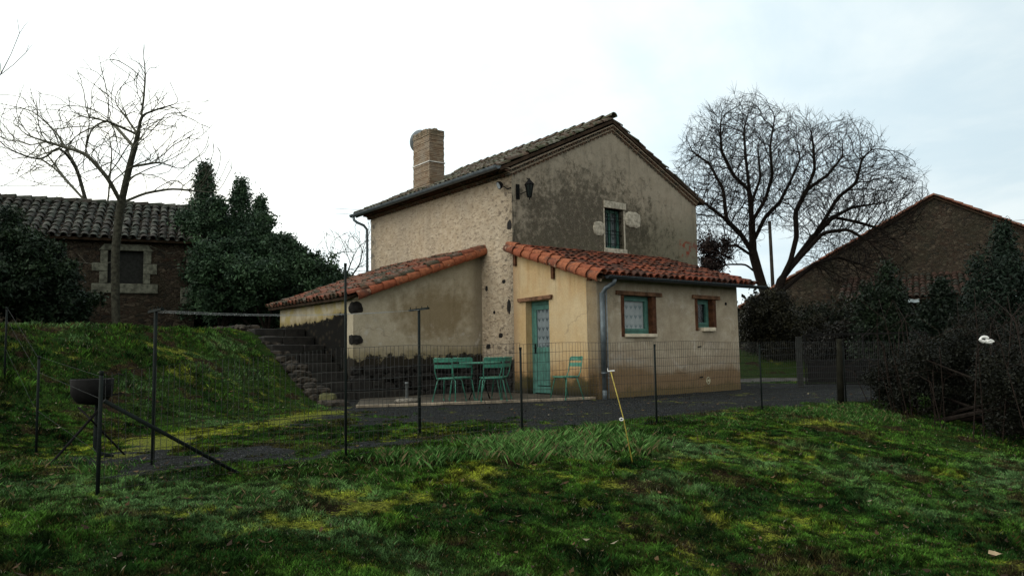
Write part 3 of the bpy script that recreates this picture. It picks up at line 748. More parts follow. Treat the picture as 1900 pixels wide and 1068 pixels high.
# genoise cornice: stepped courses of half-round tile ends under the verge and round the eave
GN = MB(); rnd = random.Random(4)
def course(mb, p0, p1, out, n0, depth, proj, r, drop):
    p0, p1, out = Vector(p0), Vector(p1), Vector(out); d = (p1 - p0); n = round(d.length / (2 * r + .022)); s = d.normalized()
    up = s.cross(out); up = up if up.z > 0 else -up
    for i in range(n):
        c = p0 + d * ((i + .5) / n); K = 6; vs = []
        pr = proj + rnd.uniform(-.008, .008)
        for q, (dd, rad) in enumerate(((0., r), (pr, r), (pr, r * .72), (pr * .25, r * .68))):
            for k in range(K + 1):
                t = math.pi * k / K; vs.append(c + out * dd + s * (-math.cos(t) * rad) + up * (drop + math.sin(t) * rad * .82))
        mb.add(vs, [(q * (K + 1) + k, q * (K + 1) + k + 1, (q + 1) * (K + 1) + k + 1, (q + 1) * (K + 1) + k) for q in range(3) for k in range(K)], 0)
    th = .022; a, b = p0 + up * (drop + r * .82), p1 + up * (drop + r * .82)
    mb.hexa([a, b, b + out * (proj + .012), a + out * (proj + .012), a + up * th, b + up * th, b + out * (proj + .012) + up * th, a + out * (proj + .012) + up * th], 1)
dz_ = .0
for sx in (-1, 1):
    dx_ = WW / 2 + (.05 if sx > 0 else .1); top = (WW / 2, -.001, ZR + .02); bot = (WW / 2 + sx * dx_, -.001, ZR + .02 - (SLR if sx > 0 else SLL) * dx_)
    course(GN, top, bot, (0, -1, 0), 0, 0, .035, .068, -.165)
    course(GN, top, bot, (0, -1, 0), 0, 0, .062, .068, -.07)
course(GN, (-.0015, -.03, ZE + .08), (-.0015, LL + .05, ZE + .08), (-1, 0, 0), 0, 0, .11, .062, -.12)
course(GN, (-.0015, -.05, ZE + .08), (-.0015, LL + .1, ZE + .08), (-1, 0, 0), 0, 0, .22, .062, -.035)
GN.build('cornice', [M_TILE_GEN, M_MORTAR], CT)

def gutter(mb, p0, p1, r=.065):
    p0, p1 = Vector(p0), Vector(p1); s = (p1 - p0).normalized(); e = s.cross(Vector((0, 0, 1))); K = 8; vs = []
    for p in (p0, p1):
        for rad in (r, r * .9):
            for k in range(K + 1):
                t = math.pi * k / K; vs.append(p + e * (-math.cos(t) * rad) - Vector((0, 0, 1)) * math.sin(t) * rad)
    k1 = K + 1; fs = []
    for k in range(K):
        fs += [(k, k + 1, 2 * k1 + k + 1, 2 * k1 + k), (k1 + k + 1, k1 + k, 3 * k1 + k, 3 * k1 + k + 1), (k, k1 + k, k1 + k + 1, k + 1), (2 * k1 + k, 2 * k1 + k + 1, 3 * k1 + k + 1, 3 * k1 + k)]
    for k in (0, K): fs.append((k, 2 * k1 + k, 3 * k1 + k, k1 + k))
    mb.add(vs, fs); mb.tube([p0 + e * r, p1 + e * r], .008, 6); mb.tube([p0 - e * r, p1 - e * r], .008, 6)
    for p in (p0, p1):
        mb.add([p + e * (-math.cos(math.pi * k / K) * r) - Vector((0, 0, 1)) * math.sin(math.pi * k / K) * r for k in range(K + 1)], [tuple(range(K + 1))])
ze_l = zr_ - SLL * (WW / 2 + .40)
GU = MB(); gutter(GU, (-.47, -.12, ze_l + .02), (-.47, 7.42, ze_l + .02), .075); GU.build('gutter', M_ZINC, CT, smooth=False)
GU = MB(); GU.tube([(-.47, 7.28, ze_l - .04), (-.46, 7.26, ze_l - .14), (-.38, 7.2, ze_l - .22), (-.20, 7.13, ze_l - .30), (-.11, 7.1, ze_l - .42), (-.10, 7.1, 4.2), (-.10, 7.1, 1.2)], .042, 10)
for z in (4.4, 3.6): GU.lathe((-.10, 7.1, z), [(.05, 0), (.05, .04)], 10)
GU.build('downpipe', M_ZINC, CT, smooth=True)

# chimney, its band, and the satellite dish on it
CH = MB(); rnd = random.Random(9)
CHA0, CHA1, CHB0, CHB1 = .34, .84, 4.18, 5.08
nlay = 36; z0c, z1c = 5.1, 7.25
for k in range(nlay):
    za, zb = z0c + (z1c - z0c) * k / nlay, z0c + (z1c - z0c) * (k + 1) / nlay
    j = [rnd.uniform(-.007, .007) for _ in range(4)]; tp = -.010 * k / nlay
    g = .012 if k > nlay - 4 else 0
    CH.box(CHA0 + j[0] - g - tp, CHA1 + j[1] + g + tp, CHB0 + j[2] - g - tp, CHB1 + j[3] + g + tp, za + .001, zb - .004)
for k in range(16): CH.rock((rnd.uniform(CHA0 + .08, CHA1 - .08), rnd.uniform(CHB0 + .08, CHB1 - .08), z1c + .01), .16, .16, .09, rot=rnd.uniform(0, 3), rnd=rnd)
chim = CH.build('chimney', M_BRICK, roof)
B = MB(); zb = 6.30; B.box(CHA0 - .018, CHA1 + .018, CHB0 - .018, CHB1 + .018, zb, zb + .03); B.build('white_band', simple('white_strip', (.62, .60, .56), .7), chim) if False else None
o = B.build('chimney_band', simple('pale_strip', (.58, .56, .52), .7), roof)
D = MB(); K = 28; dq = at(780, 263, 21.95) - C0; dish_c = Vector((dq.dot(U), dq.dot(V), dq.z)); dn = Vector((-.05, .9, .35)).normalized(); ex = dn.orthogonal().normalized(); ey = dn.cross(ex)
prof = [(0.0, -.075), (.1, -.068), (.2, -.045), (.29, -.01), (.34, .015), (.345, .022)]
vs = []; fs = []
for off in (0, .008):
    for r_0, z in prof:
        for j in range(K): t = 2 * math.pi * j / K; vs.append(dish_c + (ex * math.cos(t) + ey * math.sin(t)) * max(r_0, .001) + dn * (z + off))
np_ = len(prof)
for b0 in (0, np_ * K):
    for i in range(np_ - 1):
        for j in range(K): fs.append((b0 + i * K + j, b0 + i * K + (j + 1) % K, b0 + (i + 1) * K + (j + 1) % K, b0 + (i + 1) * K + j))
D.add(vs, fs)
dish = D.build('satellite_dish', M_DISH, CT, smooth=True)
D = MB(); D.tube([dish_c - dn * .07, dish_c - dn * .2, (CHA0 + .2, CHB1, 6.7)], .022, 8); D.tube([dish_c + ex * .0 - ey * .32, dish_c + dn * .38 - ey * .1], .01, 6)
D.lathe(dish_c + dn * .38 - ey * .1, [(.03, -.04), (.03, .04)], 10); D.build('dish_arm', M_ZINC, dish)

# gable window
WIN = MB(); x0, x1, z0, z1 = 2.98, 3.66, 3.56, 4.59
yb = .17
WIN.box(x0, x0 + .07, yb, yb + .05, z0, z1); WIN.box(x1 - .07, x1, yb, yb + .05, z0, z1); WIN.box(x0 + .07, x1 - .07, yb, yb + .05, z0, z0 + .08); WIN.box(x0 + .07, x1 - .07, yb, yb + .05, z1 - .08, z1)
WIN.box((x0 + x1) / 2 - .035, (x0 + x1) / 2 + .035, yb - .01, yb + .045, z0 + .08, z1 - .08)
w = WIN.build('window', M_TEAL, CT); tag(w, 'barred teal window in the gable wall')
m = MB(); m.box(x0 + .07, x1 - .07, yb + .055, yb + .06, z0 + .08, z1 - .08); m.build('curtain', M_LACED, w)
m = MB(); m.box(x0 + .07, x1 - .07, yb + .025, yb + .03, z0 + .08, z1 - .08); m.build('pane', M_GLASS, w)
m = MB()
for k in range(4): xx = x0 + .10 + k * .16; m.tube([(xx, .07, z0), (xx, .07, z1)], .011, 6)
for z in (z0 + .13, z0 + .37, z0 + .46, z1 - .30, z1 - .21): m.bar((x0, .075, z), (x1, .075, z), .02, .014)
m.build('bar', M_BLACK, w); m = MB()
m.hexa([(x0 - .03, -.045, z1 - .0), (x1 + .07, -.05, z1), (x1 + .07, .2, z1), (x0 - .03, .2, z1), (x0 - .03, -.045, z1 + .185), (x1 + .06, -.05, z1 + .175), (x1 + .06, .2, z1 + .175), (x0 - .03, .2, z1 + .185)])
m.build('lintel', M_LIME, w, bevel=.012)
m = MB(); m.box(x0 - .05, x1 + .08, -.04, .17, z0 - .13, z0 - .002); m.build('sill', M_LIME, w, bevel=.012)
m = MB(); m.box(x0 - .045, x0 - .001, -.012, .17, z0, z1 - .01); m.build('jamb_board', M_LIME, w, bevel=.008); m = MB(); m.box(x1 + .001, x1 + .05, -.012, .17, z0, z1 - .01)
m.build('jamb_board', M_LIME, w, bevel=.008)
m = MB(); rnd = random.Random(5)
m.rock((x0 - .22, -.005, 4.04), .40, .07, .36, jag=.10, rnd=rnd); m.build('jamb_stone', M_LIME, w); m = MB(); m.rock((x1 + .34, -.01, 4.37), .62, .08, .42, jag=.07, rnd=rnd)
m.build('jamb_stone', M_LIME, w)

# lantern and spotlight at the corner
LN = MB(); lc = Vector((.30, -.28, 4.72))
LN.tube([(.17, -.0, 4.66), (.17, -.12, 4.60), (.26, -.27, 4.66), (.30, -.28, 4.9), (.24, -.26, 4.96)], .012, 6); LN.box(.12, .22, -.02, .0, 4.5, 4.85)
LN.lathe(lc, [(.015, .24), (.03, .2), (.12, .1), (.125, .085), (.10, .08)][::-1], 6)
for k in range(6):
    t = k * math.pi / 3; LN.bar(lc + Vector((.10 * math.cos(t), .10 * math.sin(t), .09)), lc + Vector((.05 * math.cos(t), .05 * math.sin(t), -.2)), .014, .014)
LN.lathe(lc, [(.055, -.21), (.055, -.195), (.015, -.19), (.012, -.27)][::-1], 6)
lan = LN.build('lantern', M_BLACK, CT); tag(lan, 'black six sided wall lantern at the gable corner')
m = MB(); m.lathe(lc, [(.045, -.19), (.092, .08)], 6); m.build('lamp_glass', M_DARKGLASS, lan)
SPT = MB(); SPT.tube([(0, .02, 4.76), (-.07, .06, 4.72), (-.12, .16, 4.80)], .014, 6)
sc_ = Vector((-.16, .22, 4.84)); sdn = Vector((-.75, .2, -.35)).normalized(); SPT.tube([sc_ - sdn * .06, sc_ - sdn * .02, sc_ + sdn * .05], [.03, .075, .1], 14)
sp_ = SPT.build('spotlight', M_BLACK, CT); m = MB(); m.tube([sc_ + sdn * .051, sc_ + sdn * .056], .078, 14); m.build('lamp_glass', M_DISH, sp_)

# annex (front right)
ZA2, ZA1 = 2.42, 3.27
A = MB(); wall_piece(A, (0, 0, 0), (0, -1, 0), (-1, 0, 0), [(.003, -.1), (LA - .002, -.1), (LA - .002, ZA2 + .02), (.003, ZA1)], [rect(.44, 1.25, .03, 2.08)], .3)
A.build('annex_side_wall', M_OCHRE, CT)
A = MB(); wall_piece(A, (0, -LA, 0), (1, 0, 0), (0, -1, 0), [(0, -.1), (WA, -.1), (WA, ZA2), (0, ZA2)], [rect(.68, 1.74, 1.24, 2.10), rect(3.03, 3.77, 1.37, 2.09)], .3)
A.box(WA - .3, WA - .002, -LA + .301, -.01, -.1, ZA2)
A.build('annex_wall', M_GREY, CT)
AR = MB(); sa = (ZA1 - ZA2) / LA; sn = math.sqrt(1 + sa * sa)
canal_roof(AR, (-.06, .0, ZA1 + .09), (1, 0, 0), (0, -1 / sn, -sa / sn), 5.10, (LA + .27) * sn, sp=.205, L=.33, seed=21, jit=1.2, base=.055)
AV = MB(); tile_row(AV, (-.10, .0, ZA1 + .135), (-.10, -LA - .28, ZA1 + .135 - sa * (LA + .28)), (0, 0, 1), .31, .10, 31)
tile_row(AV, (-.155, .0, ZA1 + .055), (-.155, -LA - .26, ZA1 + .055 - sa * (LA + .26)), (-.75, 0, .5), .31, .105, 32, full=1.05)
ar = AR.build('annex_roof', [M_TILE_RED, M_UNDER], CT); AV.build('verge_tiles', M_TILE_VERGE, ar)
m = MB(); m.bar((-.075, 0, ZA1 - .0), (-.075, -LA - .22, ZA1 - .0 - sa * (LA + .22)), .03, .05); m.build('bargeboard', simple('faded_board', (.33, .25, .17), .85), ar)
m = MB()
for yy in (-.10, -1.42): m = MB(); m.box(-.055, .0, yy - .05, yy + .03, ZA1 - sa * -yy - .32, ZA1 - sa * -yy - .03); m.build('bracket', M_OAKD, ar)
m = MB(); m.box(-.05, .0, -LA + .12, -LA + .22, ZA2 - .04, ZA2 + .06); m.build('bracket', M_OAKD, ar)
ze_a = ZA1 + .09 - sa * (LA + .27)
GU = MB(); gutter(GU, (-.05, -LA - .36, ze_a + .005), (5.2, -LA - .36, ze_a - .015), .062); GU.build('annex_gutter', M_DKZINC, CT)
GU = MB(); GU.tube([(.16, -LA - .36, ze_a - .05), (.16, -LA - .33, ze_a - .13), (.10, -LA - .16, ze_a - .22), (.08, -LA - .08, ze_a - .33), (.08, -LA - .075, .16)], .046, 12)
GU.tube([(.08, -LA - .075, ze_a - .31), (.08, -LA - .075, .55)], .056, 12); GU.lathe((.08, -LA - .075, .50), [(.062, 0), (.062, .035)], 12)
GU.tube([(.08, -LA - .075, .18), (.08, -LA - .075, -.03)], .05, 12)
GU.build('annex_downpipe', M_ZINC, CT, smooth=True)
GU = MB(); GU.tube([(.245, -LA - .025, 2.25), (.245, -LA - .025, -.02)], .015, 8); 
for z in (.4, 1.2, 2.0): GU.lathe((.245, -LA - .025, z), [(.02, 0), (.02, .025)], 8)
GU.build('conduit', simple('grey_conduit', (.28, .31, .33), .5), CT, smooth=True)
GU = MB()
GU.lathe((0, 0, 0), [(.035, 0), (.035, .02)], 12); o = GU.build('vent_hole', M_BLACK, CT); o.rotation_euler = (R(90), 0, 0); o.location = (4.14, -LA + .005, 2.0)
for (xx, zz) in ((3.14, 1.01), (3.16, .33)):
    m = MB(); m.bar((xx - .06, -LA - .003, zz), (xx + .06, -LA - .003, zz + .01), .01, .028); m.build('air_vent', M_BLACK, CT)
m = MB(); K = 16; m.tube([(3.40 + .055 * math.cos(2 * math.pi * k / K), -LA - .006, .25 + .075 * math.sin(2 * math.pi * k / K)) for k in range(K + 1)], .011, 6)
m.bar((3.385, -LA - .006, .25), (3.415, -LA - .006, .25), .02, .05); m.build('gas_tap_ring', simple('pale_ring', (.5, .48, .33), .7), CT)

def annex_window(x0, x1, z0, z1, lin, sillx, big):
    t = .09; f = MB()      # brown boxing round the opening, standing slightly proud
    yo = -LA - .012
    w = empty('window', (0, 0, 0)); w.parent = CT
    f.box(x0, x0 + t, yo, -LA + .2, z0, z1); f.build('jamb_board', M_OAKD, w, bevel=.005); f = MB(); f.box(x1 - t * 1.3, x1, yo, -LA + .2, z0, z1); f.build('jamb_board', M_OAKD, w, bevel=.005)
    tag(w, 'larger teal window with a lace curtain, near the downpipe' if big else 'small teal window near the far end of the annex')
    m = MB(); m.hexa([(lin[0], -LA - .05, z1 + .0), (lin[1], -LA - .05, z1 - .01), (lin[1], -LA + .15, z1 - .01), (lin[0], -LA + .15, z1), (lin[0] + .01, -LA - .055, z1 + .085), (lin[1] - .01, -LA - .045, z1 + .075), (lin[1], -LA + .15, z1 + .075), (lin[0], -LA + .15, z1 + .085)])
    m.build('lintel', M_OAK, w, bevel=.008)
    m = MB(); m.box(sillx[0], sillx[1], -LA - .07, -LA + .12, z0 - .01, z0 + (.06 if big else .075)); m.build('sill', M_SILL, w, bevel=.01)
    yf = -LA + .12; a0, a1, c0, c1 = x0 + t + .001, x1 - t * 1.3 - .001, z0 + (.062 if big else .08), z1 - .002; g = .055
    m = MB()
    for s_, (dy, e_) in enumerate(((0, 0.), (-.02, g))):
        b0, b1, d0, d1 = a0 + e_, a1 - e_, c0 + e_, c1 - e_
        m.box(b0, b0 + g, yf + dy, yf + .05, d0, d1); m.box(b1 - g, b1, yf + dy, yf + .05, d0, d1); m.box(b0 + g, b1 - g, yf + dy, yf + .05, d0, d0 + g); m.box(b0 + g, b1 - g, yf + dy, yf + .05, d1 - g, d1)
    m.build('frame', M_TEAL, w, bevel=.003)
    e2 = 2 * g
    m = MB(); m.box(a0 + e2, a1 - e2, yf + .045, yf + .05, c0 + e2, c1 - e2); m.build('curtain', M_LACE if big else M_DARKGLASS, w)  # lace if big; the small window has a dark sheet painted as its unlit room
    m = MB(); m.box(a0 + e2, a1 - e2, yf + .02, yf + .024, c0 + e2, c1 - e2); m.build('pane', M_GLASS, w)
annex_window(.68, 1.74, 1.24, 2.10, (.53, 1.91), (.76, 1.70), True)
annex_window(3.03, 3.77, 1.37, 2.09, (2.93, 3.90), (3.24, 3.68), False)

# door on the ochre side (plane a = 0, doorway from b=-.44 to -1.25)
DO = MB(); xd = .17; y0, y1 = -.44, -1.25
DO.box(xd, xd + .05, y1 + .0, y1 + .05, .03, 2.08); DO.box(xd, xd + .05, y0 - .07, y0, .03, 2.08); DO.box(xd, xd + .05, y1 + .05, y0 - .07, 2.0, 2.08)
fr_ = DO.build('door_frame', M_TEAL, CT, bevel=.004)
DO = MB(); d0, d1 = y1 + .052, y0 - .072
DO.box(xd + .005, xd + .045, d0, d0 + .09, .06, 1.995); DO.box(xd + .005, xd + .045, d1 - .09, d1, .06, 1.995); DO.box(xd + .005, xd + .045, d0 + .09, d1 - .09, 1.89, 1.995)
DO.box(xd + .005, xd + .045, d0 + .09, d1 - .09, .96, 1.06)
for k in range(4):
    a = d0 + .09 + (d1 - d0 - .18) * k / 4; DO.box(xd + .014, xd + .04, a + .003, a + (d1 - d0 - .18) / 4 - .003, .22, .96)
DO.box(xd - .012, xd + .045, d0 + .002, d1 - .002, .06, .2)
door = DO.build('door', M_TEAL, CT, bevel=.003); tag(door, 'teal part glazed door with lace curtain')
m = MB(); m.box(xd + .03, xd + .035, d0 + .09, d1 - .09, 1.06, 1.89); m.build('curtain', M_LACED, door)
m = MB(); m.box(xd + .016, xd + .02, d0 + .09, d1 - .09, 1.06, 1.89); m.build('pane', M_GLASS, door)
m = MB(); m.box(xd - .012, xd + .002, d1 - .065, d1 - .03, .92, 1.14); m.tube([(xd - .01, d1 - .045, 1.05), (xd - .05, d1 - .045, 1.05), (xd - .05, d1 - .14, 1.05)], .009, 8); m.build('handle', M_BLACK, door)
m = MB(); m.hexa([(-.06, -1.37, 2.085), (.14, -1.37, 2.085), (.14, -.22, 2.085), (-.06, -.22, 2.075), (-.065, -1.39, 2.175), (.14, -1.38, 2.175), (.14, -.2, 2.165), (-.06, -.2, 2.16)]); m.build('door_lintel', M_OAK, CT, bevel=.01)
m = MB(); m.box(-.03, .17, -1.25, -.44, .0, .035); m.build('door_step', M_CONC, CT)

# left lean-to
LT = MB(); la0, lb0, lb1 = -WL, L0, L0 + DL; ZL1, ZL2 = 3.36, 2.18
wall_piece(LT, (-WL, L0, 0), (1, 0, 0), (0, -1, 0), [(0, -.1), (WL - .002, -.1), (WL - .002, ZL1), (0, ZL2)], [], .3)
LT.build('lean_to_wall', M_LEAN, CT)
LT = MB(); wall_piece(LT, (-WL, L0 + .301, 0), (0, 1, 0), (-1, 0, 0), [(0, -.1), (DL - .3, -.1), (DL - .3, ZL2 - .02), (0, ZL2 - .02)], [], .3)
LT.box(-WL + .301, -.002, lb1 - .3, lb1 - .002, 1.2, ZL2 - .02)
LT.build('lean_to_side_wall', M_LEANS, CT)
LR = MB(); sl = (ZL1 - ZL2) / WL; sn2 = math.sqrt(1 + sl * sl)
canal_roof(LR, (.0, L0 - .1, ZL1 + .08), (0, 1, 0), (-1 / sn2, 0, -sl / sn2), DL + .45, (WL + .2) * sn2, sp=.21, L=.34, seed=41, jit=2.2, base=.055)
tile_row(LR, (.0, L0 - .12, ZL1 + .12), (-WL - .2, L0 - .12, ZL1 + .12 - sl * (WL + .2)), (0, 0, 1), .34, .1, 51)
lr = LR.build('lean_to_roof', [M_TILE_MIX, M_UNDER], CT)
m = MB(); tile_row(m, (.0, L0 - .17, ZL1 + .035), (-WL - .0, L0 - .17, ZL1 + .035 - sl * (WL + .0)), (0, -.75, .5), .34, .105, 52, full=1.05)
m.build('verge_tiles', M_TILE_VERGE, lr)
m = MB(); m.bar((0, L0 - .055, ZL1 - .03), (-WL, L0 - .055, ZL1 - .03 - sl * WL), .03, .04); m.build('bargeboard', simple('pale_edge_board', (.30, .27, .20), .85), lr)
m = MB(); rnd = random.Random(14)         # bare corner stones that break through the render
for z, w_, h_ in ((1.97, .34, .27), (1.28, .32, .22)):
    m = MB(); m.rock((-WL + w_ * .40 - .05, L0 + .05, z), w_, .17, h_, jag=.2, rnd=rnd); m.build('corner_stone', M_DARKSTONE, CT)
m = MB(); rnd = random.Random(15)         # dark rubble footing under the render
y_ = L0 - .06
for lay in range(4):
    x = -WL - .05
    while x < -.05:
        ln = rnd.uniform(.16, .55); z = .09 + lay * .175 + rnd.uniform(-.03, .03)
        m.rock((x + ln / 2, y_ + rnd.uniform(-.03, .03) + lay * .02, z), ln * 1.1, .22, rnd.uniform(.15, .26), rot=rnd.gauss(0, .05), jag=.2, rnd=rnd); x += ln
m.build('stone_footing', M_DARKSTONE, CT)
m = MB(); rnd = random.Random(16)
for lay in range(4):
    y = .08
    while y < L0 - .1:
        ln = rnd.uniform(.2, .4); m.rock((-.01, y + ln / 2, .09 + lay * .19 + rnd.uniform(-.01, .01)), .12, ln * 1.05, .2, jag=.12, rnd=rnd); y += ln
m.build('footing_stone', M_DARKSTONE, CT)
for (y, z, wy, hz) in ((.18, 2.02, .16, .3), (.12, 3.9, .2, .22), (1.05, 2.5, .12, .13), (1.0, 1.1, .2, .12), (.5, 1.35, .16, .12), (.75, 1.9, .1, .08), (.35, 2.6, .13, .09)):
    m = MB(); m.rock((.012, y, z), .05, wy, hz, jag=.28, rnd=rnd, rot=0); m.build('bare_stone', M_DARKSTONE, CT)

# terrace slab in the corner
poly = [(-2.86, 13.93), (-1.3, 14.32), (-.04, 14.66), (1.0, 15.02), (1.62, 15.30), (.03, 17.36), tuple(P(0, L0 + .05)[:2]), tuple(P(-WL + .2, L0 + .05)[:2])]
m = MB(); n = len(poly); m.add([(x, y, -.05) for x, y in poly] + [(x, y, .045) for x, y in poly], [tuple(range(n, 2 * n))] + [(i, (i + 1) % n, n + (i + 1) % n, n + i) for i in range(n)])
tag(m.build('terrace', M_CONC, bevel=.012), kind='structure')
m = MB(); rnd = random.Random(8)
for i in range(4):
    a, b = Vector(poly[i] + (0,)), Vector(poly[i + 1] + (0,)); d = b - a; s = 0
    while s < d.length:
        l_ = min(rnd.uniform(.5, .9), d.length - s); p0, p1 = a + d.normalized() * s, a + d.normalized() * (s + l_ - .015)
        m.bar((p0.x, p0.y, .03), (p1.x, p1.y, .03), .11, .05); s += l_
tag(m.build('terrace_edging', simple('pale_edging', (.27, .225, .165), .8, .3, .4, 5, bump=.4), bevel=.008), kind='structure')

# stone steps and the dry stone wall beside them
ST = empty('stone_steps', P(-3.7, 1.2), TH); tag(ST, 'worn dark stone steps climbing beside the left lean-to to the upper garden', 'steps')
fronts = [(.90, -2.30), (1.12, -2.70), (1.50, None), (1.84, None), (2.22, None), (2.68, None), (3.22, None), (3.80, None)]
rnd = random.Random(17); stb = MB()
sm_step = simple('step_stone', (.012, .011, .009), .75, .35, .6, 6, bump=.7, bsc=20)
for k, (bf, ar_) in enumerate(fronts):
    z = .19 + .202 * k; a0, a1 = -4.62 + .0 * k, (ar_ if ar_ else -WL - .02)
    if ar_: pieces = [(a0, -WL - .1), (-WL - .1, ar_)]
    else: pieces = [(a0, a1)]
    for (p, q) in pieces:
        cuts = [p, p + (q - p) * rnd.uniform(.35, .65), q] if q - p > .5 else [p, q]
        for c, d in zip(cuts[:-1], cuts[1:]):
            j = rnd.uniform(-.02, .02); bb = (fronts[k + 1][0] + .1 if k + 1 < len(fronts) else 5.4)
            if ar_: bb = min(bb, L0 - .05) if c > -WL - .2 else bb
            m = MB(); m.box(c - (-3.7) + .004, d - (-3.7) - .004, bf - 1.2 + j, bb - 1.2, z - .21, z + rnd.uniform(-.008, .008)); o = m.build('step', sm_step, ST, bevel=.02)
DW = empty('dry_stone_wall', P(-4.45, 2.2), TH); tag(DW, 'low rough dry stone wall edging the grass bank beside the steps', 'wall')
m = MB(); rnd = random.Random(18); b = -.35
while b < 6.9:
    k = (b + .35) / 7.2
    top = .1 + 1.62 * min(1, max(0, (b - .1) / 4.3)) ** .9
    aw = -4.42 - .28 * max(0, min(1, (b - 3.5) / 3))
    ln = rnd.uniform(.2, .42)
    for lay in range(5):
        z = top - .07 - lay * .125
        if z < -.1: break
        for w_ in (0, 1):
            m.rock((aw + 4.45 + (w_ - .5) * .19 + rnd.gauss(0, .03) - lay * .015, b - 2.2 + ln / 2 + rnd.gauss(0, .03), z + rnd.gauss(0, .015)), rnd.uniform(.2, .3), ln * rnd.uniform(.9, 1.15), rnd.uniform(.11, .17), rot=rnd.gauss(0, .15), jag=.16, rnd=rnd)
    b += ln * .92
m.build('stones', M_DRY, DW)
g = Vector((-3.62, 14.95, 0)); m = MB(); rnd = random.Random(2)
m.rock((g.x, g.y, .13), .36, .28, .2, jag=.1, rnd=rnd)
tag(m.build('boulder', simple('mossy_boulder', (.10, .10, .045), .9, .2, .6, 6, bump=.7)), 'mossy flat topped stone at the foot of the steps', 'rock')

# ------------------------------------------------------------------ garden chairs, table, parasol base
def make_chair():
    r = empty('garden_chair', (0, 0, 0))
    w, dp, sh = .19, .19, .445                    # faces +y
    m = MB()
    for k in range(7):
        y = -dp + .03 + k * .056; m.box(-w - .005, w + .005, y - .02, y + .02, sh, sh + .007)
    s = m.build('seat', M_CHAIR, r)
    m = MB(); m.tube([(-w, -dp + .01, sh - .008), (-w, dp - .02, sh - .008), (-w + .03, dp, sh - .008), (w - .03, dp, sh - .008), (w, dp - .02, sh - .008), (w, -dp + .01, sh - .008), (-w, -dp + .01, sh - .008)], .011, 8); m.build('seat_frame', M_CHAIR, r, smooth=True)
    for sy, y0, y1 in ((-1, -.13, -.235), (1, .12, .20)):
        for sx in (-1, 1):
            m = MB(); m.tube([(sx * (w - .07), y0, sh - .022), (sx * (w - .02), y0, sh - .026), (sx * (w + .005), y0 - .0 + sy * .006, sh - .06), (sx * (w + .055), y1, .02)], .0115, 8)
            m.lathe((sx * (w + .055), y1, 0), [(.014, 0), (.014, .03)], 8); m.build('leg', M_CHAIR, r, smooth=True)
        m = MB(); m.tube([(-(w - .07), y0, sh - .022), (w - .07, y0, sh - .022)], .0115, 8); m.build('leg_bar', M_CHAIR, r, smooth=True)
    m = MB()
    hp = [(w, dp * -.6, sh - .012), (w, -dp + .01, sh + .01), (w + .003, -dp - .03, sh + .10), (w + .003, -dp - .085, sh + .365), (w - .02, -dp - .1, sh + .378)]
    m.tube([(-x, y, z) for x, y, z in hp] + [(0, -dp - .125, sh + .372)] + hp[::-1], .0105, 8)
    m.build('back_frame', M_CHAIR, r, smooth=True)
    for z, h in ((.225, .075), (.335, .065)):
        m = MB(); K = 8; vs = []
        for k in range(K + 1):
            t = k / K * 2 - 1; x = t * (w + .006); y = -dp - .03 - .055 * (z - .1) / .285 - .012 - .03 * (1 - t * t)
            for (dy, dz2) in ((0, 0), (0, h), (.006, h), (.006, 0)): vs.append((x, y + dy - .19 * (dz2 - h / 2), sh + z + dz2 - h / 2))
        fs = []
        for k in range(K):
            for j in range(4): fs.append((k * 4 + j, k * 4 + (j + 1) % 4, k * 4 + 4 + (j + 1) % 4, k * 4 + 4 + j))
        fs += [(0, 1, 2, 3), (K * 4 + 3, K * 4 + 2, K * 4 + 1, K * 4)]
        m.add(vs, fs); m.build('back_slat', M_CHAIR, r)
    return r
ch0 = make_chair()
chairs = [(-1.22, 14.68, -.42, 'green slatted metal chair at the left end of the round table, nearest the parasol base'),
          (-1.02, 15.12, .10, 'green metal chair tucked behind the leftmost one, its back towards us'),
          (-.42, 14.62, .22, 'green metal chair in front at the right end of the table, back to the viewer'),
          (-.36, 15.08, 1.15, 'green metal chair behind the front right one, turned sideways to the table'),
          (1.02, 14.98, 2.15, 'single green metal chair standing alone against the ochre wall, right of the door')]
for i, (x, y, a, lb) in enumerate(chairs):
    c = ch0 if i == 0 else copy_tree(ch0)
    c.location = (x, y, .045 if i < 4 else .03); c.rotation_euler = (0, 0, a); tag(c, lb, 'chair', 'green metal garden chairs on the terrace')
tb = empty('garden_table', (-.66, 15.16, .045)); tag(tb, 'round green metal folding table standing between the chairs', 'table')
m = MB(); m.lathe((0, 0, 0), [(.40, .705), (.41, .71), (.41, .728), (.40, .733)], 28); m.build('tabletop', M_CHAIR, tb)
for k in range(3):
    t = k * 2.094 + .5; m = MB(); m.tube([(.30 * math.cos(t), .30 * math.sin(t), .70), (.06 * math.cos(t), .06 * math.sin(t), .4), (.24 * math.cos(t + .2), .24 * math.sin(t + .2), 0)], .013, 8); m.build('leg', M_BLACK, tb, smooth=True)
pb = empty('parasol_base', (-2.02, 14.48, .045)); tag(pb, 'round concrete parasol base with an empty grey tube, on the terrace edge', 'parasol base')
m = MB(); m.lathe((0, 0, 0), [(.20, 0), (.235, .03), (.22, .07), (.10, .085), (.04, .09)], 24); m.build('foot', simple('pitted_concrete', (.16, .145, .12), .9, .2, .5, 20, bump=.8), pb, smooth=True)
m = MB(); m.lathe((0, 0, 0), [(.026, .085), (.026, .36), (.032, .36), (.032, .385)], 14); m.build('tube', simple('galvanised', (.19, .21, .22), .5, .4, .3, 20), pb, smooth=True)

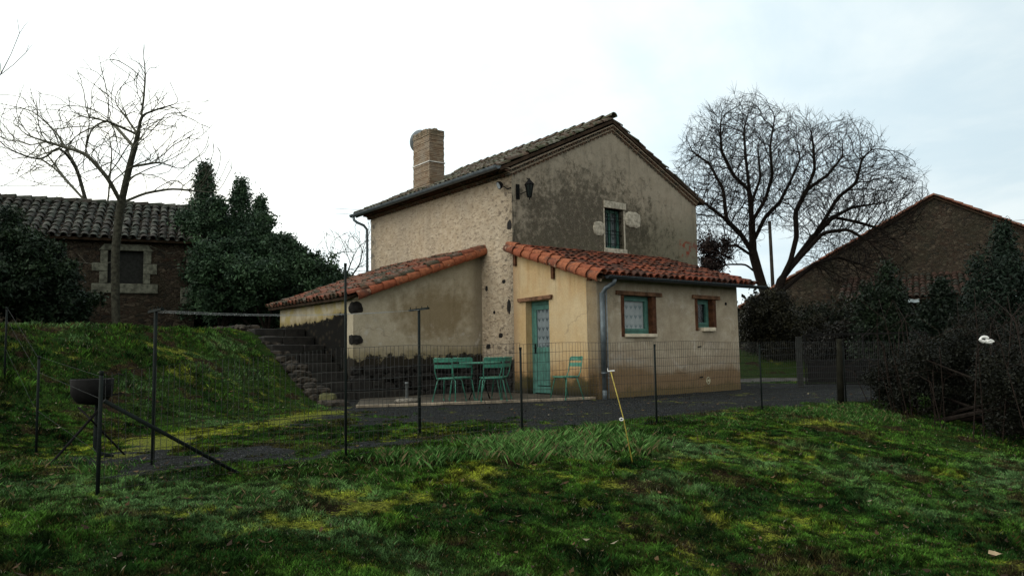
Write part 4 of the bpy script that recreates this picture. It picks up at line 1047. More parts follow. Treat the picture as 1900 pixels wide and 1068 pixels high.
# ------------------------------------------------------------------ wire fence
FN = empty('wire_fence', (0, 0, 0)); tag(FN, 'dark welded mesh fence on thin metal posts between the lawn and the yard', 'fence')
corner = Vector((-3.05, 5.66, 0)); path = [Vector((-6.9, 10.38, 0)), Vector((-4.94, 7.97, 0)), corner, Vector((-1.6, 7.33, 0)), Vector((.09, 8.72, 0)), Vector((1.88, 10.16, 0)), Vector((3.99, 12.37, 0)), Vector((5.83, 13.49, 0)), Vector((8.0, 14.6, 0))]
hts = [.95, 1.0, .87, 1.84, 1.01, 1.03, 1.01, 1.0, 1.0]
for p, h in zip(path, hts):
    g = hgt(p.x, p.y); m = MB(); top = h if g < .3 else g + h
    w = .013 if h < 1.5 else .012
    lean = Vector((random.uniform(-.008, .012), 0, 0)) if h < 1.5 else Vector((-.01, 0, 0))
    m.tube([Vector((p.x, p.y, g - .1)), Vector((p.x, p.y, top)) + lean], w if h != .87 else .015, 8); m.lathe((p.x + lean.x, p.y, top), [(w + .003, -.02), (w + .003, .012)], 8)
    o = m.build('post', M_FENCE, FN, smooth=True)
    if h > 1.5: tag(o, 'tall thin rod rising well above the mesh')
m = MB(); m.tube([corner + Vector((.02, .02, .66)), Vector((-2.33, 6.62, hgt(-2.33, 6.62) - .02))], .016, 8); m.build('brace', M_FENCE, FN, smooth=True)
tagw = 0
def mesh_run(a, b, top0, top1, step=.05, rows=10, rad=.0021, sag=.0):
    m = MB(); d = b - a; n = max(2, int(d.length / step)); off = N_ * -.025; rnd = random.Random(int(a.x * 100) + 7)
    ga, gb = max(hgt(a.x, a.y), -.02), max(hgt(b.x, b.y), -.02)
    def pt(t, h): # h 0..1
        p = a + d * t + off; z0 = ga + (gb - ga) * t + .02; z1 = (top0 + (top1 - top0) * t) - sag * 4 * t * (1 - t)
        w_ = .012 * math.sin(t * 23 + a.x) * h; return Vector((p.x + w_, p.y + w_, z0 + (z1 - z0) * h + .008 * math.sin(t * 9 + h * 5)))
    for k in range(n + 1):
        t = k / n; j = rnd.gauss(0, .0007)
        m.tube([pt(t, 0), pt(t, .5), pt(t + j, 1)], rad, 3, cap=False)
    for r_i in range(rows + 1):
        h = r_i / rows; m.tube([pt(k / 12, h) for k in range(13)], rad * 1.15, 3, cap=False)
    return m
tops = [.95, 1.0, .87, 1.04, 1.06, 1.08, 1.06, 1.05, 1.0]
for i in range(len(path) - 1):
    if i < 2: t0, t1 = hgt(path[i].x, path[i].y) * (hgt(path[i].x, path[i].y) > .3) + tops[i], hgt(path[i + 1].x, path[i + 1].y) * (hgt(path[i + 1].x, path[i + 1].y) > .3) + tops[i + 1] - .03
    else: t0, t1 = tops[i], tops[i + 1]
    if i > 1: mesh_run(path[i], path[i + 1], t0, t1).build('mesh_panel', M_WIRE, FN)
    else:
        for q_ in (.0, .18, .62):
            m = MB(); m.tube([path[i] + Vector((0, 0, t0 - q_ * .9)), path[i + 1] + Vector((0, 0, t1 - q_ * .9))], .0016, 4); m.build('strand', M_FENCE, FN)

# leaning yellow stake with a white clip
g = Vector((1.19, 7.72, hgt(1.19, 7.72)))
sk = empty('electric_fence_stake', g); tag(sk, 'thin yellow stake leaning left in the grass with a white top clip', 'stake')
tp = at(1133, 688, 7.9) - g
m = MB(); m.tube([(0, 0, -.05), tp * .5 + Vector((.012, 0, 0)), tp], .0052, 8); m.build('rod', M_YEL, sk, smooth=True)
m = MB(); m.bar(tp + Vector((-.03, 0, 0)), tp + Vector((.04, 0, .006)), .012, .012); m.tube([tp + Vector((-.03, 0, 0)), tp + Vector((-.03, 0, .03))], .004, 6); m.build('clip', M_WHITE, sk)
q = tp * .49; m = MB(); m.tube([q + Vector((-.018 * math.cos(t) - .01, 0, .013 * math.sin(t))) for t in np.linspace(0, 6.28, 12)], .006, 6); m.build('insulator', M_WHITE, sk)

# washing line: two T poles and three wet lines
WS = empty('washing_line', (-2.2, 8.1, 0)); tag(WS, 'dark T shaped washing line poles with droplet beaded lines strung between', 'washing line')
o0 = Vector((-2.2, 8.1, 0)); pa = Vector((-3.3, 7.04, 0)); pbv = Vector((-1.12, 9.12, 0)); ld = (pbv - pa).normalized(); ln_ = Vector((ld.y, -ld.x, 0))
for p, zt, ll in ((pa, 1.40, .17), (pbv, 1.49, .19)):
    m = MB(); g = hgt(p.x, p.y); m.tube([p - o0 + Vector((0, 0, g - .1)), p - o0 + Vector((0, 0, zt))], .017, 8); o = m.build('pole', M_FENCE, WS, smooth=True)
    m = MB(); m.bar(p - o0 - ln_ * ll + Vector((0, 0, zt)), p - o0 + ln_ * ll + Vector((0, 0, zt + .01)), .03, .022)
    for k in (-1, -.33, .33, 1): m.tube([p - o0 + ln_ * ll * k * .9 + Vector((0, 0, zt)), p - o0 + ln_ * ll * k * .9 + Vector((0, 0, zt + .04))], .005, 6)
    m.build('crossbar', M_FENCE, o)
M_LINE = simple('wet_line', (.32, .34, .34), .3, .6, .2, 30)
for k in (-1, 0, 1):
    m = MB(); a = pa + ln_ * .17 * k * .85 + Vector((0, 0, 1.40)); b = pbv + ln_ * .19 * k * .85 + Vector((0, 0, 1.49)); pts = []
    for i in range(15): t = i / 14; pts.append(a.lerp(b, t) - Vector((0, 0, .05 * 4 * t * (1 - t))) - o0)
    m.tube(pts, .0014, 4)
    for i in range(40):
        t = random.random(); q = a.lerp(b, t) - Vector((0, 0, .05 * 4 * t * (1 - t) + .004)) - o0; m.lathe(q, [(.001, .004), (.0024, .0), (.001, -.004)][::-1], 5)
    m.build('line', M_LINE, WS, smooth=True)

# brazier
BZ = empty('brazier', (-4.15, 7.55, 0)); tag(BZ, 'black iron brazier bowl on splayed legs standing in the grass behind the fence', 'brazier')
m = MB(); m.lathe((0, 0, 0), [(.03, .52), (.13, .54), (.185, .62), (.195, .77), (.185, .775), (.17, .62), (.10, .56)], 20); m.build('bowl', M_BLACK, BZ, smooth=True)
m = MB(); m.tube([(.12, -.05, .50), (-.12, -.5, -.02)], .013, 6); m.build('leg', M_BLACK, BZ)
m = MB(); m.tube([(-.0, .1, .55), (-.02, .12, .1), (.03, .12, .03), (.16, .12, 0)], .022, 8); m.build('leg', M_FENCE, BZ, smooth=True)
m = MB(); m.tube([(-.10, -.05, .50), (.1, -.2, .4), (.2, .3, -.02)], .010, 6); m.build('leg', M_BLACK, BZ)
m = MB(); m.tube([(.17, 0, .74), (.20, 0, .80), (.25, 0, .82), (.31, 0, .805)], .006, 6); m.bar((.15, 0, .605), (.30, -.05, .63), .06, .01); m.build('handle', M_BLACK, BZ)

# gate, gate post, wooden post
g0, g1 = Vector((6.97, 18.55, 0)), Vector((9.6, 17.7, 0)); gd = (g1 - g0).normalized()
GT = empty('metal_gate', g0, math.atan2(gd.y, gd.x)); Lg = (g1 - g0).length
tag(GT, 'black metal bar gate with a closed lower panel, across the yard entrance', 'gate')
m = MB(); 
for z in (.06, .56, .62, 1.24): m.box(.08, Lg, -.02, .02, z, z + .04)
for x in (.08, Lg / 2, Lg - .04): m.box(x, x + .04, -.022, .022, .06, 1.28)
m.build('frame', M_BLACK, GT)
m = MB(); k = .2
while k < Lg - .05: m.tube([(k, 0, .62), (k, 0, 1.26)], .008, 6); k += .11
m.build('bars', M_BLACK, GT)
m = MB(); m.box(.13, Lg - .05, -.005, .005, .11, .555); m.build('panel', M_BLACK, GT)
m = MB(); m.box(-.10, .04, -.07, .07, -.1, 1.22); m.build('gate_post', M_DOORDARK, GT, bevel=.01)
m = MB(); m.tube([(5.70, 13.42, -.1), (5.715, 13.42, .5), (5.74, 13.42, 1.10)], [.062, .056, .048], 10)
tag(m.build('wooden_post', M_OAKG, smooth=True), 'thick mossy round wooden post by the fence near the gate', 'post')

# ------------------------------------------------------------------ trees
def grow(limbs, att, step=.18, infl=1.6, kill=.34, iters=90, bias=(0, 0, 0), mom=.5, outw=.45, jit=.22):
    """space colonisation: limbs are polylines (lists of Vectors); returns nodes, parents"""
    nodes = []; par = []
    for lb in limbs:
        prev = -1
        if nodes:                                   # attach to the nearest existing node
            d = [(lb[0] - q).length for q in nodes]; prev = int(np.argmin(d))
        start = lb if prev < 0 else lb[1:]; last = nodes[prev] if prev >= 0 else None
        for p in start:
            if last is None: nodes.append(p.copy()); par.append(-1); prev = len(nodes) - 1; last = p; continue
            k = max(1, int((p - last).length / step)); a = last.copy()
            for i in range(1, k + 1):
                nodes.append(a.lerp(p, i / k)); par.append(prev); prev = len(nodes) - 1
            last = p
    att = list(att); bias = Vector(bias); hub = limbs[0][min(3, len(limbs[0]) - 1)].copy()
    for it in range(iters):
        if not att: break
        kd = kdtree.KDTree(len(nodes))
        for i, q in enumerate(nodes): kd.insert(q, i)
        kd.balance(); acc = {}; keep = []; near = {}; dead = set()
        for a in att:
            co, i, d = kd.find(a)
            if d < kill: continue
            keep.append(a)
            near.setdefault(i, []).append(id(a))
            if d < infl:
                v = (a - co).normalized()
                acc[i] = acc.get(i, Vector((0, 0, 0))) + v
        att = keep
        if not acc: infl *= 1.5; continue
        n0 = len(nodes)
        for i, v in acc.items():
            if v.length < .15: continue
            mo = (nodes[i] - nodes[par[i]]).normalized() if par[i] >= 0 else Vector((0, 0, 1))
            ow = (nodes[i] - hub).normalized()
            v = v.normalized() * .8 + mo * mom + ow * outw + Vector((random.gauss(0, jit), random.gauss(0, jit), random.gauss(0, jit))) + bias
            q = nodes[i] + v.normalized() * step
            if kd.find(q)[2] < step * .45: dead.update(near[i]); continue
            nodes.append(q); par.append(i)
        if dead: att = [a for a in att if id(a) not in dead]
        if len(nodes) > 42000: break
    return nodes, par
def tree_mesh(nodes, par, tip=.006, expo=2.4, mat_=None, parent=None, trunk_h=None, twig=.35, twigs=2, twr=.004, rmax=.6):
    n = len(nodes); kids = [[] for _ in range(n)]
    for i, p in enumerate(par):
        if p >= 0: kids[p].append(i)
    rad = [0.] * n
    for i in range(n - 1, -1, -1):
        rad[i] = tip if not kids[i] else min(rmax, sum(rad[k] ** expo for k in kids[i]) ** (1 / expo) * 1.0)
    tr, cr = MB(), MB(); stack = [(0, None)]
    while stack:
        i, fr = stack.pop(); ch = [] if fr is None else [fr]
        cur = i
        while True:
            ch.append(cur)
            if not kids[cur]: break
            ks = sorted(kids[cur], key=lambda k: -rad[k])
            for k in ks[1:]: stack.append((k, cur))
            cur = ks[0]
        if len(ch) > 1:
            rr = [rad[k] for k in ch]
            if fr is not None: rr[0] = min(rad[ch[0]], rad[ch[1]] * 1.15)
            pts = [nodes[k] for k in ch]; big = max(rr)
            sm = [pts[0]] + [(pts[k - 1] + pts[k] * 2 + pts[k + 1]) / 4 for k in range(1, len(pts) - 1)] + [pts[-1]]
            (tr if fr is None else cr).tube(sm, rr, 10 if big > .08 else (6 if big > .025 else 3), cap=False)
        if not kids[ch[-1]]:
            d = (nodes[ch[-1]] - nodes[ch[-2]]).normalized() if len(ch) > 1 else Vector((0, 0, 1))
            for k in range(twigs):
                v = (d + Vector((random.gauss(0, .38), random.gauss(0, .38), random.gauss(.26, .3)))).normalized() * twig * random.uniform(.5, 1.2)
                a = nodes[ch[-1]]; cr.tube([a, a + v * .5 + Vector((0, 0, .01)), a + v], [tip * .8, twr, twr * .6], 3, cap=False)
    return tr, cr
def lobes(n, ells, rnd):
    out = []; tot = sum(e[3] * e[4] * e[5] for e in ells)
    for (cx, cy, cz, rx, ry, rz) in ells:
        for _ in range(int(n * rx * ry * rz / tot)):
            while True:
                v = Vector((rnd.uniform(-1, 1), rnd.uniform(-1, 1), rnd.uniform(-1, 1)))
                if v.length <= 1 and rnd.random() < .25 + .75 * v.length: break
            out.append(Vector((cx + v.x * rx, cy + v.y * ry, cz + v.z * rz)))
    return out
# the big bare tree on the right; limbs follow the real ones
DT = 29.0; rnd = random.Random(21); random.seed(5)
def cp(pts, dep=(0, 0)):
    k = len(pts); return [at(1240 + x * .4492, 160 + y * .4494, DT + dep[0] + (dep[1] - dep[0]) * i / max(1, k - 1)) for i, (x, y) in enumerate(pts)]
base_p = cp([(442, 1075)])[0]; gz0 = hgt(base_p.x, base_p.y)
limbs = [[Vector((base_p.x, DT, gz0 - .2)), Vector((base_p.x, DT, gz0 + .6))] + cp([(425, 960), (400, 860), (375, 780), (350, 690), (345, 560), (335, 430), (320, 300), (312, 180), (335, 90)], (0, .6)),
         cp([(425, 960), (445, 880), (465, 800), (505, 720), (530, 620), (525, 520), (570, 430), (605, 350), (600, 250), (585, 160)], (0, -1.0)),
         cp([(465, 800), (540, 700), (600, 620), (680, 540), (760, 500), (860, 485), (950, 465)], (0, 1.2)),
         cp([(600, 620), (640, 560), (700, 460), (775, 400), (800, 300), (850, 250)], (.5, -1.4)),
         cp([(350, 690), (300, 610), (230, 545), (165, 490), (90, 470)], (.3, -.8)),
         cp([(230, 545), (228, 430), (170, 320), (90, 265)], (0, .8)),
         cp([(375, 780), (320, 735), (240, 735), (150, 765)], (0, 1.2)),
         cp([(350, 700), (280, 655), (200, 665), (130, 705)], (0, -1.2)),
         cp([(360, 640), (400, 540), (460, 480), (510, 380), (545, 300), (520, 200)], (0, 1.5)),
         cp([(465, 800), (560, 690), (640, 605), (740, 590), (830, 640)], (0, -1.3)),
         cp([(445, 860), (600, 735), (700, 705), (810, 740)], (0, .8)),
         cp([(570, 430), (660, 365), (720, 290), (720, 220)], (-.6, 1.)),
         cp([(345, 560), (400, 470), (430, 370), (420, 250), (440, 130)], (.3, -1.)),
         cp([(335, 430), (270, 370), (220, 270), (215, 170)], (.3, -.8)),
         cp([(680, 540), (780, 560), (880, 590), (940, 560)], (.6, 0)),
         cp([(345, 560), (345, 480), (380, 380), (370, 250), (390, 150)], (.3, 1.8))]
def el(px0, px1, py0, py1, dp=2.6, off=0.):
    a, b = at(px0, py1, DT), at(px1, py0, DT); return ((a.x + b.x) / 2, DT + off, (a.z + b.z) / 2, abs(b.x - a.x) / 2, dp, abs(b.z - a.z) / 2)
att = lobes(23000, [el(1415, 1530, 215, 430, 2.4), el(1262, 1450, 192, 470), el(1290, 1470, 186, 420), el(1450, 1640, 225, 480), el(1520, 1690, 280, 480), el(1268, 1400, 300, 500, 2.), el(1500, 1670, 420, 540, 2.)], rnd)
nodes, par = grow(limbs, att, .13, .9, .175, 120, (0, 0, .10))
TR = empty('bare_tree', (base_p.x, DT, gz0)); tag(TR, 'large spreading bare broadleaf tree with a forked mossy trunk, right of the cottage', 'tree')
off = -Vector(TR.location)
nodes = [q + off for q in nodes]
tr, cr = tree_mesh(nodes, par, .0066, 2.32, twig=.42, twigs=4, twr=.0040, rmax=.40)
tr.build('trunk', M_BARK, TR, smooth=True); cr.build('crown', M_BARK, TR, smooth=True)

# slender bare trees on the left
def left_tree(Dd, limbs_px, ells_px, natt, label, tip, mat_, base_px, kill=.36, step=.17, twig=.4):
    global DT
    DT = Dd
    lims = [[at(x, y, Dd + dd) for (x, y, dd) in L_] for L_ in limbs_px]
    b = lims[0][0]; g = hgt(b.x, b.y); lims[0] = [Vector((b.x, b.y, g - .2))] + lims[0][1:]
    at_ = lobes(int(natt * 1.8), [el(*e) for e in ells_px], rnd)
    nd, pr = grow(lims, at_, step, 1.4, kill * .9, 70, (0, 0, .07), .55, .5, .14)
    root = empty('slender_tree', (b.x, b.y, g)); tag(root, label, 'tree', 'slender bare trees by the old outbuilding'); off = -Vector(root.location)
    nd = [q + off for q in nd]; t_, c_ = tree_mesh(nd, pr, tip, 2.2, twig=twig, twigs=2, twr=tip * .75, rmax=.15)
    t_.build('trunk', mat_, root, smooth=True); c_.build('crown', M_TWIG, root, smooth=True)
left_tree(19.5, [[(217, 600, 0), (214, 540, 0), (214, 470, 0), (222, 390, 0), (240, 310, 0), (256, 250, 0), (266, 190, 0), (270, 140, 0), (266, 105, 0)],
                 [(256, 250, 0), (232, 215, .5), (200, 175, .8), (155, 143, 1)], [(222, 380, 0), (200, 330, -.6), (160, 285, -1), (60, 255, -1.3)],
                 [(224, 375, 0), (270, 358, .6), (320, 350, 1.0), (400, 358, 1.2)], [(240, 310, 0), (300, 300, .6), (330, 315, .9)], [(256, 250, 0), (200, 225, -.6), (150, 215, -1)],
                 [(262, 220, 0), (300, 200, .5), (340, 190, .8)], [(250, 270, 0), (215, 235, .7), (175, 205, 1.4)], [(214, 480, 0), (185, 492, .4), (160, 488, .8)], [(214, 450, 0), (280, 455, .4), (310, 470, .8)]],
          [(160, 320, 125, 330, 2), (20, 230, 200, 340, 2), (240, 400, 210, 370, 2)], 900, 'slender bare tree with an upright trunk in front of the old outbuilding', .0095, M_BARKG, None)
left_tree(27., [[(172, 560, 0), (168, 430, 0), (160, 375, 0), (142, 310, 0), (105, 245, 0), (60, 205, 0), (0, 192, 0)], [(160, 375, 0), (120, 330, 1), (60, 250, 1.5), (0, 215, 2)],
                [(142, 310, 0), (110, 270, -1), (75, 300, -1.5), (10, 275, -2)], [(160, 375, 0), (100, 310, .5), (40, 275, 1)], [(168, 430, 0), (200, 380, 1), (208, 280, 1.5), (200, 240, 2)]],
          [(0, 170, 190, 370, 3), (150, 240, 220, 360, 2)], 500, 'thin bare tree rising behind the outbuilding roof, with long arching branches', .011, M_BARKG, None, .6, .3, .6)
left_tree(12., [[(-150, 560, 0), (-120, 380, 0), (-60, 230, 0), (2, 138, 0), (22, 100, 0), (36, 62, 0)], [(2, 138, 0), (25, 122, 0), (48, 98, 0)]],
          [(-160, -20, 80, 350, 1)], 60, 'bare tree whose single twig reaches in at the top left corner', .006, M_BARKG, None, .5, .25, .3)
# thin scrub seen between the evergreen and the cottage
sc = at(640, 560, 32); root = empty('scrub_tree', (sc.x, 32, 1.6)); tag(root, 'thin bare scrub tree on the skyline between evergreen and cottage', 'tree')
DT = 32.; lims = [[Vector((sc.x, 32, 1.5)), at(640, 520, 32), at(650, 490, 32)], [at(640, 540, 32), at(615, 490, 32.3), at(612, 460, 32.5)], [at(640, 530, 32), at(668, 490, 31.5), at(676, 450, 31.5)]]
nd, pr = grow(lims, lobes(420, [el(596, 690, 440, 545, 1.5), el(650, 700, 420, 500, 1.5)], rnd), .2, 1.3, .3, 40, (0, 0, .3), .6, .5, .2)
off = -Vector(root.location); nd = [q + off for q in nd]; t_, c_ = tree_mesh(nd, pr, .009, 2.2, twig=.4, twigs=3, twr=.006, rmax=.08)
t_.build('trunk', M_BARKG, root); c_.build('crown', M_BARKG, root)

# ---- foliage masses
def leaves(n, clumps, size, col0, col1, spread, flat=.6, elong=1.8):
    """n leaf quads gathered round clump centres (k,3); colours vary clump by clump"""
    cl = np.asarray(clumps); k = len(cl); w = RNG.integers(0, k, n)
    sp = np.asarray(spread); sp = sp[w][:, None] if sp.ndim else sp
    p = cl[w] + RNG.normal(0, 1, (n, 3)) * sp * np.array([1, 1, flat])
    a = RNG.normal(0, 1, (n, 3)); a /= np.linalg.norm(a, axis=1)[:, None]; b = RNG.normal(0, 1, (n, 3)); b -= (a * b).sum(1)[:, None] * a; b /= np.linalg.norm(b, axis=1)[:, None]
    s = size * RNG.uniform(.5, 1.3, (n, 1)); a = a * s * elong / 2; b = b * s / 2
    v = np.stack([p - a, p - b * .9 + a * .1, p + a, p + b * .9 + a * .1], 1)
    tone = (RNG.random(k) ** 2.2)[w][:, None] * .8 + RNG.random((n, 1)) * .2
    c = np.array(col0) * (1 - tone) + np.array(col1) * tone; c = c * RNG.uniform(.6, 1.3, (n, 1))
    return v.reshape(-1, 3), np.repeat(c[:, None], 4, 1).reshape(-1, 3)
def leaf_obj(name, vc, parent):
    v, c = vc; return raw_mesh(name, v, np.arange(len(v)).reshape(-1, 4), 4, M_LEAF, parent, c)
def ell_clumps(n, e, rnd_, shell=.55):
    out = []; nb = max(7, int(5 * (e[3] + e[4] + e[5]))); subs = []
    for _ in range(nb):
        v = rnd_.normal(0, 1, 3); v /= np.linalg.norm(v); q = rnd_.uniform(.35, .82)
        subs.append((e[0] + v[0] * e[3] * q, e[1] + v[1] * e[4] * q, e[2] + v[2] * e[5] * q, rnd_.uniform(.20, .42) * (e[3] + e[4] + e[5]) / 3, rnd_.uniform(0, 1)))
    while len(out) < n:
        b = subs[rnd_.integers(0, nb)]; v = rnd_.normal(0, 1, 3); v /= np.linalg.norm(v); r = b[3] * (.35 + .65 * rnd_.random() ** .5)
        if rnd_.random() < .06 and v[2] > 0: r *= 1.35
        out.append([b[0] + v[0] * r, b[1] + v[1] * r, b[2] + v[2] * r * 1.05])
    return out
def cone_clumps(n, x, y, z0, z1, r0, rnd_):
    out = []; H = z1 - z0; sp = [(0, 0, 1., r0 * .6)]
    for k in range(11):
        a = rnd_.uniform(0, 2 * np.pi); d = rnd_.uniform(.3, .75) * r0; sp.append((d * math.cos(a), d * math.sin(a), rnd_.uniform(.60, .94) - .10 * d, r0 * rnd_.uniform(.35, .5)))
    for _ in range(n):
        sx, sy, sh, sr = sp[0] if rnd_.random() < .3 else sp[rnd_.integers(0, len(sp))]
        t = rnd_.random() ** 1.05; a = rnd_.uniform(0, 2 * np.pi); lay = .6 + .4 * abs(math.sin(t * 21 + a * 1.5 + sx * 9))
        r = sr * (1 - t) ** .62 * (.3 + .7 * rnd_.random() ** .5) * lay
        out.append([x + sx * (1 - t * .3) + r * math.cos(a), y + sy * (1 - t * .3) + r * math.sin(a), z0 + H * sh * t + .15 * r])
    return out
def evergreen(name, label, X, Ytop, D, r0, n, col0=(.012, .030, .017), col1=(.065, .125, .062), size=.05, zb=None, cl=900, grp='dark evergreens'):
    tp_ = at(X, Ytop, D); g = zb if zb is not None else hgt(tp_.x, tp_.y)
    r = empty(name, (tp_.x, tp_.y, g)); tag(r, label, 'tree', grp)
    m = MB(); h = tp_.z - g; m.tube([(0, 0, -.2), (0, 0, h * .5), (0, 0, h * .97)], [.16, .09, .015], 8); m.build('trunk', M_BARK, r, smooth=True)
    leaf_obj('crown', leaves(n, cone_clumps(cl, 0, 0, .2, h, r0, RNG), size, col0, col1, r0 * .05 + .02, 1.3, 2.2), r)
evergreen('evergreen_tree', 'tallest pointed dark evergreen, its top level with the outbuilding ridge', 380, 312, 24.5, 1.75, 52000)
evergreen('evergreen_tree', 'second pointed evergreen just right of the tallest one', 446, 335, 25.2, 1.7, 48000)
evergreen('evergreen_tree', 'short narrow evergreen spire on the right flank of the pair', 484, 368, 24.8, 1.25, 28000)
def shrub(name, label, ells_, n, size, col0, col1, cat='shrub', grp=None, spread=.13, cl=260, stems=True, stemmat=None, kind=None):
    cx = sum(e[0] for e in ells_) / len(ells_); cy = sum(e[1] for e in ells_) / len(ells_); g = hgt(cx, cy)
    r = empty(name, (cx, cy, g)); tag(r, label, cat, grp)
    tot = sum(e[3] * e[4] * e[5] for e in ells_); cs = []
    for e in ells_: cs += ell_clumps(max(8, int(cl * e[3] * e[4] * e[5] / tot)), (e[0] - cx, e[1] - cy, e[2] - g, e[3], e[4], e[5]), RNG)
    leaf_obj('foliage', leaves(n, cs, size, col0, col1, spread, .8), r)
    m = MB(); rn = random.Random(len(label))
    for e in ells_:
        for k in range(4):
            q = rn.choice(cs); m.tube([(e[0] - cx + rn.gauss(0, .1), e[1] - cy, -.1), (q[0] * .5 + (e[0] - cx) * .5, q[1] * .5 + (e[1] - cy) * .5, q[2] * .5), tuple(q)], [.05, .03, .01], 6, cap=False)
    m.build('stem', stemmat or M_BARK, r)
    return r
def E3(px0, px1, py0, py1, D, dp): 
    a, b = at(px0, py1, D), at(px1, py0, D); return ((a.x + b.x) / 2, D, (a.z + b.z) / 2, abs(b.x - a.x) / 2, dp, abs(b.z - a.z) / 2)
shrub('laurel_tree', 'broad dark laurel mass sloping down from the evergreens towards the cottage lean-to',
      [E3(x0, x1, y0, 612, 24.2 - k * .22, 1.2) for k, (x0, x1, y0) in enumerate(((342, 415, 338), (352, 440, 345), (385, 480, 352), (425, 520, 382), (460, 560, 402), (500, 592, 425), (540, 622, 450), (575, 645, 478), (600, 662, 505), (350, 480, 430), (430, 560, 440)))],
      320000, .060, (.012, .030, .016), (.065, .125, .058), 'tree', cl=3000, spread=.11)
shrub('evergreen_bush', 'very dark bush covering the left end of the old outbuilding', [E3(-120, 95, 395, 615, 19., 1.4), E3(-40, 150, 430, 620, 19.5, 1.3), E3(-60, 30, 350, 520, 19.3, 1.0), E3(60, 185, 520, 625, 19.8, .9)], 130000, .055, (.008, .018, .011), (.030, .056, .024), 'shrub', cl=1200, spread=.10)
# right side: conifers in front of the barn, bank undergrowth, bramble hedge
evergreen('conifer', 'dark conifer at the right edge in front of the barn gable', 1862, 425, 20., 1.6, 26000, (.006, .014, .009), (.018, .036, .020), .05, cl=800, grp='conifers before the barn')
evergreen('conifer', 'smaller conifer midway along the barn wall', 1645, 492, 21., 1.3, 20000, (.005, .012, .006), (.016, .030, .012), .05, cl=700, grp='conifers before the barn')
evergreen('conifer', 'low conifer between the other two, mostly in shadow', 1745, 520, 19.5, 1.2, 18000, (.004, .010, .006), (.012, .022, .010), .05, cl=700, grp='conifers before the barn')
shrub('barn_thicket', 'dark tangled thicket growing up the left half of the barn gable', [E3(1500, 1640, 535, 690, 29, 1.2), E3(1590, 1740, 555, 690, 28.5, 1.2), E3(1700, 1900, 560, 690, 25.5, 1.2), E3(1440, 1540, 545, 690, 29., 1.)], 60000, .06, (.004, .007, .004), (.022, .030, .015), cl=800, spread=.22)
shrub('bank_bush', 'dark ivy covered bush at the foot of the big bare tree', [E3(1368, 1470, 515, 690, 27., 1.2), E3(1440, 1540, 585, 690, 26.5, 1.2), E3(1395, 1475, 590, 640, 28, .8)], 90000, .05, (.007, .008, .005), (.030, .028, .012), cl=1000, spread=.11)
shrub('holly_bush', 'purplish leafy bush seen between the cottage wall and the big tree', [E3(1292, 1352, 428, 520, 25., .9), E3(1300, 1330, 460, 560, 25., .7)], 9000, .05, (.012, .008, .007), (.035, .018, .014), cl=190, spread=.09)
shrub('roadside_bush', 'brown leafless bush behind the metal gate', [E3(1490, 1600, 590, 700, 23.5, 1.2), E3(1560, 1700, 575, 700, 23., 1.4), E3(1660, 1800, 580, 720, 22., 1.3), E3(1780, 1960, 590, 720, 20.5, 1.4)], 120000, .05, (.005, .006, .004), (.016, .013, .008), cl=1200, spread=.11)
hg = shrub('bramble_hedge', 'dense dark bramble hedge closing the right side of the lawn', [(7.0, 13.4, .45, 1.0, .9, .85), (7.3, 12.0, .45, 1.25, 1.0, .9), (7.4, 10.6, .40, 1.25, 1.1, .95), (7.6, 9.1, .35, 1.2, 1.1, 1.0), (8.4, 12.9, .6, 1.2, 1.2, 1.0), (8.9, 11.0, .6, 1.2, 1.6, 1.05), (6.35, 13.0, .15, .5, .6, .5)],
      260000, .024, (.003, .0045, .002), (.013, .014, .007), 'hedge', cl=3200, spread=.07)
m = MB(); rn = random.Random(77)
for k in range(130):
    x, y = rn.uniform(6.0, 8.8), rn.uniform(8.2, 14); x = max(x, 6.1 + (13 - y) * .05); h = rn.uniform(.5, 1.75); dx, dy = rn.gauss(-.15, .35), rn.gauss(0, .35); o_ = Vector(hg.location)
    m.tube([Vector((x, y, hgt(x, y))) - o_, Vector((x + dx * .4, y + dy * .4, h * .8)) - o_, Vector((x + dx, y + dy, h)) - o_, Vector((x + dx * 1.8, y + dy * 1.8, h * .8)) - o_], [.008, .006, .004, .002], 4, cap=False)
m.build('canes', M_HEDGESTEM, hg, smooth=True)
# wind-blown white plastic caught in the hedge
m = MB(); p0 = at(1826, 629, 9.1); rn = random.Random(6); m.tube([p0 + Vector((.0 + .045 * math.cos(t), .0, .028 * math.sin(t))) for t in np.linspace(.3, 5.6, 10)], [.012 + rn.uniform(0, .012) for _ in range(10)], 7)
m.rock(p0 + Vector((.06, 0, -.028)), .10, .05, .05, jag=.3, rnd=rn)
tag(m.build('plastic_scrap', M_WHITE), 'crumpled white plastic scrap caught on top of the bramble hedge', 'litter')
m = MB(); q = at(1848, 1004, 5.6); gq = hgt(q.x, q.y); 
for t in range(1): m.add([(q.x - .05, 5.62, gq + .05), (q.x - .02, 5.58, gq + .045), (q.x + .03, 5.58, gq + .06), (q.x + .055, 5.62, gq + .045), (q.x + .02, 5.66, gq + .055), (q.x - .02, 5.66, gq + .065), (q.x, 5.62, gq + .04)], [(0, 1, 6), (1, 2, 6), (2, 3, 6), (3, 4, 6), (4, 5, 6), (5, 0, 6)])
tag(m.build('fallen_leaf', simple('dry_leaf', (.40, .30, .18), .8), None), 'curled pale brown dead leaf lying on the lawn at lower right', 'leaf')

